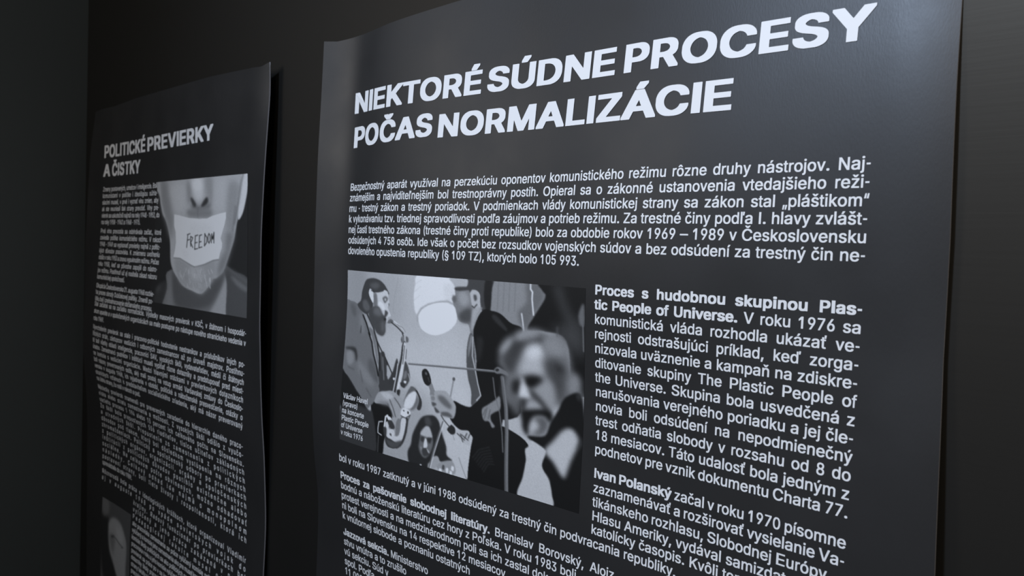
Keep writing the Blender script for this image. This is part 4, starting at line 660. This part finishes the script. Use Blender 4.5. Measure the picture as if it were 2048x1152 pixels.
['L',130,0.7,[652,784,652,815],1.1],
['L',149,0.7,[642,747,657,777],1.1],
['L',133,0.7,[504,737,507,769],1.1],
['L',145,0.7,[378,732,370,766],1.1],
['L',115,0.7,[339,779,346,812],1.1],
['L',155,0.7,[490,729,487,761],1.1],
['L',135,0.7,[468,712,467,744],1.1],
['L',118,0.7,[452,786,460,818],1.1],
['L',103,0.7,[638,686,635,718],1.1],
['L',113,0.7,[594,757,594,788],1.1],
['L',102,0.7,[385,753,398,784],1.1],
['L',140,0.7,[640,797,658,826],1.1],
['L',153,0.7,[324,734,340,766],1.1],
['L',134,0.7,[474,811,489,841],1.1],
['L',124,0.7,[425,713,420,746],1.1],
['L',118,0.7,[464,814,455,847],1.1],
['L',143,0.7,[333,717,335,750],1.1],
['L',154,0.7,[423,701,427,733],1.1],
['L',103,0.7,[392,698,389,731],1.1],
['L',102,0.7,[560,698,565,729],1.1],
['L',107,0.7,[417,823,423,855],1.1],
['L',154,0.7,[596,729,600,761],1.1],
['L',102,0.7,[408,744,412,777],1.1],
['L',146,0.7,[415,809,421,841],1.1],
['L',113,0.7,[329,729,327,762],1.1],
['L',108,0.7,[409,807,402,840],1.1],
['L',154,0.7,[648,746,651,776],1.1],
['L',143,0.7,[640,758,652,788],1.1],
['L',112,0.7,[496,695,513,726],1.1],
['L',119,0.7,[641,793,650,823],1.1],
['L',145,0.7,[606,759,612,790],1.1],
['L',115,0.7,[557,769,574,799],1.1],
['L',153,0.7,[655,682,673,711],1.1],
['L',149,0.7,[557,684,551,717],1.1],
['L',103,0.7,[662,758,658,789],1.1],
['L',141,0.7,[549,754,567,784],1.1],
['L',151,0.7,[396,690,387,723],1.1],
['L',145,0.7,[628,689,641,719],1.1],
['L',128,0.6,[615,787,622,817],1],
['L',128,0.6,[548,799,555,833],1],
['L',128,0.6,[615,787,622,817],1],
['L',128,0.6,[474,794,481,821],1],
['L',128,0.6,[573,797,580,832],1],
['L',128,0.6,[501,796,509,826],1],
['L',128,0.6,[618,786,625,816],1],
['L',128,0.6,[594,792,601,824],1],
['L',128,0.6,[531,798,539,831],1],
['L',128,0.6,[543,798,550,832],1],
['L',128,0.6,[436,792,443,815],1],
['L',128,0.6,[437,792,445,816],1],
['L',128,0.6,[557,799,565,835],1],
['L',128,0.6,[535,798,543,831],1],
['L',128,0.6,[612,787,619,818],1],
['L',128,0.6,[560,799,568,835],1],
['P',168,0.5,[229,273,277,279,400,302,509,309,599,308,657,288,728,273,789,263,791,303,776,353,755,408,740,449,757,489,748,498,755,518,735,565,729,602,674,611,583,648,497,673,467,669,428,655,316,615,245,615,263,543,267,505,257,411,234,361,237,316],1],
['P',156,6,[402,338,658,338,662,461,439,456],0],
['P',156,5,[326,540,413,548,419,634,339,606],0],
['L',192,0.6,[789,265,788,303,774,353,753,408,738,452,755,489,752,516,733,565,725,600],1.3],
['L',182,0.6,[232,277,237,361,260,416,268,499,262,549,249,611],1.2],
['L',84,1,[248,619,316,619,428,659,482,676,583,652,674,616,729,606],1.6],
['L',38,0.5,[397,430,389,531],2.0],
['L',38,0.5,[390,432,421,423],2.0],
['L',38,0.5,[393,475,418,468],2.0],
['L',38,0.5,[429,445,430,500,435,521],2.0],
['L',38,0.5,[429,445,452,453,443,478,431,489,457,529],2.0],
['L',38,0.5,[480,438,479,493,478,542],2.0],
['L',38,0.5,[480,439,506,432],2.0],
['L',38,0.5,[479,494,503,488],2.0],
['L',38,0.5,[478,542,510,534],2.0],
['L',38,0.5,[526,436,523,529],2.0],
['L',38,0.5,[526,436,548,429],2.0],
['L',38,0.5,[525,486,546,480],2.0],
['L',38,0.5,[523,529,555,521],2.0],
['L',38,0.5,[582,420,581,511],2.0],
['L',38,0.5,[581,422,605,450,603,486,581,512],2.0],
['L',38,0.5,[624,418,615,442,618,478,628,491,639,467,636,431,624,418],2.0],
['L',38,0.5,[651,487,653,420,664,461,676,408,677,487],2.0]]],'portrait':[(-1.042,0.8075,-0.872,1.03),[['P',50,0,[-456,-105,1258,-403,1595,951,-142,1430],1],
['P',30,3,[-65,241,270,201,301,510,420,615,593,762,119,875],0],
['P',66,3,[-11,1,220,9,251,104,193,157,61,183],0],
['P',88,2,[261,227,384,153,548,145,698,180,855,292,884,413,859,579,850,708,622,763,425,614,301,510,254,371],0],
['P',68,3,[284,356,479,340,446,478,407,536],0],
['P',98,4,[514,250,704,235,757,345,622,358],0],
['L',42,0.8,[360,361,437,336,515,349,626,374,756,394],1.4],
['P',40,1.5,[345,356,436,334,432,350,361,366],0],
['L',58,0.6,[690,408,768,387],1.2]]]}
def lin(p):
    p = np.asarray(p, float) / 255.0
    return np.where(p <= 0.04045, p / 12.92, ((p + 0.055) / 1.055) ** 2.4)
def catmull(p, n=5):
    q = np.r_[p[-1:], p, p[:2]]; out = []
    for i in range(len(p)):
        a, b, c, d = q[i:i + 4]
        for t in np.arange(n) / n:
            out.append(0.5 * (2 * b + (c - a) * t + (2 * a - 5 * b + 4 * c - d) * t ** 2 + (3 * b - a - 3 * c + d) * t ** 3))
    return np.array(out)
def blur(a, s):
    if s < 0.3: return a
    r = int(3 * s) + 1; k = np.exp(-0.5 * (np.arange(-r, r + 1) / s) ** 2); k /= k.sum()
    for ax in (0, 1):
        p = np.pad(a, [(r, r) if i == ax else (0, 0) for i in (0, 1)])
        a = sum(k[i] * np.take(p, range(i, i + a.shape[ax]), axis=ax) for i in range(2 * r + 1))
    return a
def paint(layers, w, h, pxscale):
    img = np.full((h, w), 100.0)
    for kind, g, b, xy, extra in layers:
        p = np.array(xy, float).reshape(-1, 2) * [w / 1000, h / 1000]
        s = max(b * pxscale, 0.6); pad = 3 * s + 2 + (extra * pxscale if kind == 'L' else 6)
        x0, y0 = np.floor(p.min(0) - pad).astype(int); x1, y1 = np.ceil(p.max(0) + pad).astype(int)
        X0, Y0, X1, Y1 = x0, y0, x1, y1
        if X1 <= 0 or Y1 <= 0 or X0 >= w or Y0 >= h: continue
        X0 = max(X0, -int(pad) - 2); Y0 = max(Y0, -int(pad) - 2); X1 = min(X1, w + int(pad) + 2); Y1 = min(Y1, h + int(pad) + 2)
        gx, gy = np.meshgrid(np.arange(X0, X1) + 0.5, np.arange(Y0, Y1) + 0.5)
        if kind == 'P':
            q = p if extra else catmull(p)
            mk = np.zeros(gx.shape, bool)
            for a, c in zip(q, np.roll(q, -1, 0)):
                if a[1] == c[1]: continue
                rows = ((a[1] > gy[:, 0]) != (c[1] > gy[:, 0]))
                if rows.any():
                    xr = a[0] + (gy[rows, 0] - a[1]) * (c[0] - a[0]) / (c[1] - a[1])
                    mk[rows] ^= gx[rows] < xr[:, None]
            mk = mk.astype(float)
        else:
            d = np.full(gx.shape, 1e9)
            for a, c in zip(p[:-1], p[1:]):
                e = c - a; L2 = max(e @ e, 1e-9)
                t = np.clip(((gx - a[0]) * e[0] + (gy - a[1]) * e[1]) / L2, 0, 1)
                d = np.minimum(d, np.hypot(gx - a[0] - t * e[0], gy - a[1] - t * e[1]))
            mk = np.clip(extra * pxscale / 2 - d + 0.5, 0, 1)
        mk = blur(mk, s)
        ax, ay, bx, by = max(X0, 0), max(Y0, 0), min(X1, w), min(Y1, h)
        mk = mk[ay - Y0:by - Y0, ax - X0:bx - X0]
        img[ay:by, ax:bx] = img[ay:by, ax:bx] * (1 - mk) + g * mk
    return img
def photograph(key, which, parent, nw, nh, pxscale, gain, glare, name='photograph', seed=1):
    rect, layers = PICS[key]
    u0, v0, u1, v1 = rect[:4]
    img = paint(layers, 2 * nw, 2 * nh, pxscale)
    img = img.reshape(nh, 2, nw, 2).mean((1, 3))
    rng = np.random.default_rng(seed)
    img = img * (1 + 0.018 * rng.standard_normal(img.shape))       # halftone grain of the print
    alb = np.clip((lin(img) - glare) / gain, 0.008, 0.85)
    uu, vv = np.meshgrid(np.linspace(u0, u1, nw), np.linspace(v0, v1, nh))
    if len(rect) > 4:                                  # left edge follows the text margin
        tv = (vv - v0) / (v1 - v0); ul = u0 + (rect[4] - u0) * tv
        uu = ul + (u1 - ul) * (uu - u0) / (u1 - u0)
    co = place(uu.ravel(), vv.ravel(), which, 0.0003)
    idx = np.arange(nw * nh).reshape(nh, nw)
    f = np.stack([idx[:-1, :-1], idx[1:, :-1], idx[1:, 1:], idx[:-1, 1:]], -1).reshape(-1, 4)
    o = mesh_obj(name, co, f.tolist(), M_PHOTO, parent, True)
    ca = o.data.color_attributes.new('print', 'FLOAT_COLOR', 'POINT')
    a = alb.ravel(); ca.data.foreach_set('color', np.c_[a, a, a, np.ones_like(a)].ravel().astype(np.float32))
    return o

# ------------------------------------------------------------------ the two posters
BLOCKS = {'main': [['introduction', 0.01466, [['Bezpečnostný aparát využíval na perzekúciu oponentov komunistického režimu rôzne druhy nástrojov. Naj-', -0.0138, 0.7, 0.1056],
['známejším a najviditeľnejším bol trestnoprávny postih. Opieral sa o zákonné ustanovenia vtedajšieho reži-', -0.0138, 0.7, 0.1206],
['mu - trestný zákon a trestný poriadok. V podmienkach vlády komunistickej strany sa zákon stal „pláštikom“', -0.0138, 0.7, 0.1356],
['k vykonávaniu tzv. triednej spravodlivosti podľa záujmov a potrieb režimu. Za trestné činy podľa I. hlavy zvlášt-', -0.0138, 0.7, 0.1505],
['nej časti trestného zákona (trestné činy proti republike) bolo za obdobie rokov 1969 – 1989 v Československu', -0.0138, 0.7, 0.1655],
['odsúdených 4 758 osôb. Ide však o počet bez rozsudkov vojenských súdov a bez odsúdení za trestný čin ne-', -0.0138, 0.7, 0.1805],
['dovoleného opustenia republiky (§ 109 TZ), ktorých bolo 105 993.', -0.0138, None, 0.1955]]],
['paragraph', 0.0144, [['*Proces s hudobnou skupinou Plas-*', 0.4351, 0.7, 0.2242],
['*tic People of Universe.* V roku 1976 sa', 0.4353, 0.7, 0.2394],
['komunistická vláda rozhodla ukázať ve-', 0.4356, 0.7, 0.2545],
['rejnosti odstrašujúci príklad, keď zorga-', 0.4359, 0.7, 0.2697],
['nizovala uväznenie a kampaň na zdiskre-', 0.4363, 0.7, 0.2848],
['ditovanie skupiny The Plastic People of', 0.4367, 0.7, 0.3],
['the Universe. Skupina bola usvedčená z', 0.4371, 0.7, 0.3151],
['narušovania verejného poriadku a jej čle-', 0.4376, 0.7, 0.3302],
['novia boli odsúdení na nepodmienečný', 0.438, 0.7, 0.3454],
['trest odňatia slobody v rozsahu od 8 do', 0.4384, 0.7, 0.3605],
['18 mesiacov. Táto udalosť bola jedným z', 0.4388, 0.7, 0.3757],
['podnetov pre vznik dokumentu Charta 77.', 0.4391, 0.7, 0.3908]]],
['paragraph', 0.0144, [['*Ivan Polanský* začal v roku 1970 písomne', 0.4396, 0.7, 0.4161],
['zaznamenávať a rozširovať vysielanie Va-', 0.4397, 0.7, 0.4312],
['tikánskeho rozhlasu, Slobodnej Európy,', 0.4398, 0.69, 0.4464],
['Hlasu Ameriky, vydával samizdatový', 0.4398, None, 0.4611],
['katolícky časopis. Kvôli tomu', 0.4398, None, 0.4754]]],
['paragraph', 0.0144, [['bol v roku 1987 zatknutý a v júni 1988 odsúdený za trestný čin podvracania republiky.', -0.002, None, 0.4899]]],
['paragraph', 0.0144, [['*Proces za pašovanie slobodnej literatúry.* Branislav Borovský, Alojz', 0.0, 0.472, 0.5151],
['bodnú a náboženskú literatúru cez hory z Poľska. V roku 1983 boli', 0.0, None, 0.53],
['protest verejnosti a na medzinárodnom poli sa ich zastal dok', 0.0, None, 0.5448],
['ni boli na Slovensku na 14 respektive 12 mesiacov', 0.0, None, 0.5597],
['k vnútornej slobode a poznaniu ostatných', 0.0, None, 0.5746]]],
['paragraph', 0.0144, [['*Jazzová sekcia.* Ministerstvo', 0.0, None, 0.5988],
['stvu vnútra a to zrušilo', 0.0, None, 0.6135],
['vú sekciu. Súd v', 0.0, None, 0.6282],
['spol. Podľa', 0.0, None, 0.6429],
['11 000', 0.0, None, 0.6576]]],
['caption', 0.01023, [['Václav Havel', 0.0035, None, 0.3989],
['(vpravo)', 0.0035, None, 0.4093],
['na koncerte', 0.0035, None, 0.4196],
['Plastic People', 0.0035, None, 0.43],
['of Universe', 0.0035, None, 0.4403],
['v roku 1976', 0.0035, None, 0.4507]]]], 'far': [['paragraph', 0.0148, [['Zmeny postavených, umelcov i inteligencie. Boli', -1.0503, -0.7352, 0.0788],
['komunistami v politike i ideológiou súhla-', -1.0503, -0.7328, 0.0942],
['siacimi museli, v prvé i vyznať vlnu zmien, aby', -1.0503, -0.7265, 0.1095],
['ak ste neuniesli tlak strany prevziať. Vlny pre-', -1.0503, -0.7229, 0.1248],
['vierok sa uskutočnili najmä na roky 1948 - 1952, do', -1.0503, -0.718, 0.1402],
['na roky 1958 - 1962 a 1968 - 1975.', -1.0503, None, 0.1555]]],
['paragraph', 0.0148, [['Prvá vlna prevzatia sa odohrávala začiat., ktoré', -1.0503, -0.7037, 0.1763],
['zaviedla politika komunistického režimu. V rokoch', -1.0503, -0.7004, 0.1917],
['1948 - 1949 sa vypisovať previerky najmä z politic-', -1.0503, -0.7044, 0.207],
['kých dôvodov pracoviska. K zmiernenu uvoľneniu', -1.0503, -0.7045, 0.2223],
['došlo v roku 1953 a znovu vypuknutím režimu. Počas', -1.0503, -0.7061, 0.2377],
['roku 1958, keď sa pôvodne zapojili do nástro-', -1.0503, -0.712, 0.253],
['jov režimu. Postihnutí už aj nositelia zásad názoru', -1.0503, -0.7107, 0.2684],
['komunistickej spoločnosti.', -1.0503, None, 0.2837]]],
['paragraph', 0.0148, [['Okupácia Československa 21. augusta 1968 rozbie-', -1.0503, -0.7182, 0.3045],
['ha proces obrody Dubčekovej politiky. Zmenili po-', -1.0503, -0.7205, 0.3198],
['litiku boli i prehodnocovanie občianskeho procesu.', -1.0503, -0.7218, 0.3352],
['Stal začiatok sa na začiatku normalizácie. Výsledky masových previerok v KSČ, v štátnom i hospodár-', -1.0503, -0.33, 0.3475],
['skom aparáte a v spoločenských organizáciách sa malo postupne po nástupe nového straníckeho vedenia v', -1.0503, -0.33, 0.3644],
['roku 1969.', -1.0503, None, 0.3812]]],
['paragraph', 0.0148, [['Vyvrcholením previerok sa stalo i pracovno-politické hodnotenie nestraníkov a príslušníkov iných po-', -1.0503, -0.33, 0.402],
['litických strán, zástupcov vedúcich i odborných zamestnancov až po úroveň majstrov. Postihnu-', -1.0503, -0.33, 0.4173],
['té boli všetky oblasti inteligencie, pracovníci SAV, vysokých škôl, vydavateľstiev, médií či štátnych', -1.0503, -0.33, 0.4327],
['úradov. Zamestnanci podnikov i inštitúcií museli vypĺňať rôzne dotazníky a predstupovať pred miest-', -1.0503, -0.33, 0.448],
['ne komisie s vedúcimi organizácie. Medzi hlavnými otázkami v previerkových dotazníkoch', -1.0503, -0.33, 0.4633],
['boli názory preverovaných osôb, aký mali postoj na vstup armád Varšavskej zmluvy do Českoslo-', -1.0503, -0.33, 0.4787],
['venska v auguste 1968, ich vyjadrenia v období, politické a náboženské presvedčenie, otázky o', -1.0503, -0.33, 0.494],
['straníckych vzťahoch k predstaviteľom socialistického zriadenia, aký má názor preverovaný', -1.0503, -0.33, 0.5094],
['na úlohu strany, čo robil v rokoch a pod.', -1.0503, None, 0.5247]]],
['paragraph', 0.0148, [['Následky previerok znamenali pre preverených zaradenie do hierarchie daného praco-', -1.0503, -0.33, 0.5455],
['viska alebo stratu zamestnania a možností. Z vysokých škôl odišlo z vyučo-', -1.0503, -0.33, 0.5608],
['vacieho procesu 1 194 alebo 15 percent ich celkového počtu na Slovensku.', -1.0503, -0.33, 0.5762],
['Zo škôl bolo prepustených 556 riaditeľov, tisíce učiteľov základných', -1.0503, -0.33, 0.5915],
['a stredných škôl. Prepustenie zo zamestnania z politických', -1.0503, -0.33, 0.6069],
['dôvodov pod tlakom, ktorý bol dôsledkom vystúpenia na rôznych', -1.0503, -0.33, 0.6222],
['zhromaždeniach. Politický a spoločenský odbory po previerkach', -1.0503, -0.33, 0.6375],
['z politických orgánov, organizácií, orgány a spoločenských', -1.0503, -0.33, 0.6529],
['inštitúcií z politických dôvodov postihlo existenčne alebo', -1.0503, -0.33, 0.6682],
['sociálne. Na celkovom počte obvinených, možno odhadovať', -1.0503, -0.33, 0.6836],
['následky. Celkový odhad ide najmä o monopolnom', -1.0503, -0.33, 0.6989],
['postavení strany, boli tieto životy i rozpoltenosti, ktorá ich', -1.0503, -0.33, 0.7143],
['sprevádzala do roku 1989.', -1.0503, None, 0.7296]]],
['paragraph', 0.0148, [['Rôznorodá bola práca v ideologických krúžkoch, ktoré organizoval Vladimír', -1.0503, -0.33, 0.7504],
['aj v auguste 1968 po vpáde sovietskych vojsk do', -1.0503, -0.33, 0.7657]]],
['paragraph', 0.0144, [['krajiny. Radový funkcionár po previerkach bol', -0.862, -0.33, 0.7811],
['vylúčený a jeho práca zakázaná v prvom', -0.862, -0.33, 0.7964],
['Pedagogickej fakulte musel odísť na', -0.862, -0.33, 0.8117],
['ako pracoviska zamestnania sa práce vylúčený komisie politických pracoviska na', -0.862, -0.33, 0.8271],
['vylúčený a komisie jeho zamestnania ako pre musel komisie zamestnania zamestnania', -0.862, -0.33, 0.8424],
['komisie školy politických sa ako politických sa dotazníky školy odísť a fakulty na bol', -0.862, -0.33, 0.8578],
['pracoviska v roku a jeho komisie vylúčený odísť školy musel režimu školy odísť pracoviska', -0.862, -0.33, 0.8731],
['previerok sa práce po v sa komisie pre jeho fakulty režimu politických roku režimu', -0.862, -0.33, 0.8885],
['dotazníky školy pracoviska práce zamestnania pracoviska režimu pracoviska ako', -0.862, -0.33, 0.9038],
['strany fakulty a jeho vylúčený fakulty musel bol musel strany zamestnania pracoviska', -0.862, -0.33, 0.9191],
['pracoviska po musel politických pre politických pracoviska jeho roku po na komisie', -0.862, -0.33, 0.9345],
['politických komisie na práce na režimu sa a roku režimu režimu po v vylúčený vylúčený', -0.862, -0.33, 0.9498]]]]}
HEADS = {'main': [['NIEKTORÉ', -0.0136, 0.242, -0.0039, -0.0049],
['SÚDNE', 0.2516, 0.4389, -0.0053, -0.0025],
['PROCESY', 0.4505, 0.6939, -0.0025, -0.0005],
['POČAS', -0.0112, 0.1644, 0.0449, 0.0407],
['NORMALIZÁCIE', 0.1755, 0.5743, 0.044, 0.0467]], 'far': [['POLITICKÉ', -1.05, -0.8065, 0.0, 0.0],
['PREVIERKY', -0.794, -0.465, 0.0, 0.0],
['A', -1.0528, -1.0115, 0.044, 0.044],
['ČISTKY', -1.0005, -0.8335, 0.044, 0.044]]}
def poster(which, label):
    u0, u1, top, vb = SHEET[which]
    root = bpy.data.objects.new('exhibition_poster', None); col.objects.link(root)
    root['label'] = label; root['category'] = 'poster'; root['group'] = 'exhibition posters on the black wall'
    base = Vector(((u0 + u1) / 2, 0, Z0 - vb))
    root.location = base
    parts = [make_sheet(which, root)]
    ink = Ink()
    for t, a, b, v, e in HEADS[which]: set_word(ink, t, a, b, v, e)
    parts.append(ink.build('heading', which, root, 0.0006))
    sub = []
    if which == 'main':
        ph = photograph('main', which, root, 420, 300, 1.75, 0.70, 0.012)
        ph['label'] = 'black and white concert photograph with a saxophonist on the left'
        parts.append(ph)
    else:
        ph = photograph('face', which, root, 230, 260, 1.9, 0.40, 0.008, seed=2)
        ph['label'] = 'photograph of a lower face gagged by torn paper reading FREEDOM'
        pq = photograph('portrait', which, root, 90, 150, 2.0, 0.30, 0.006, seed=3)
        pq['label'] = 'small portrait photograph of a person in thin glasses'
        parts += [ph, pq]
    for name, fs, lines in BLOCKS[which]:
        ink = Ink()
        for t, a, b, v in lines: set_line(ink, t, fs, a, b, v)
        if name == 'caption':
            o = ink.build('caption', which, ph, 0.0007)
            sub.append(o)
        else:
            parts.append(ink.build(name, which, root, 0.00035))
    inv = Matrix.Translation(-base)
    for o in parts + sub: o.data.transform(inv)
    return root
poster('main', 'large black poster on the right with a two-line heading and concert photograph')
poster('far', 'dimmer black poster on the left with a photograph of a paper-gagged mouth')
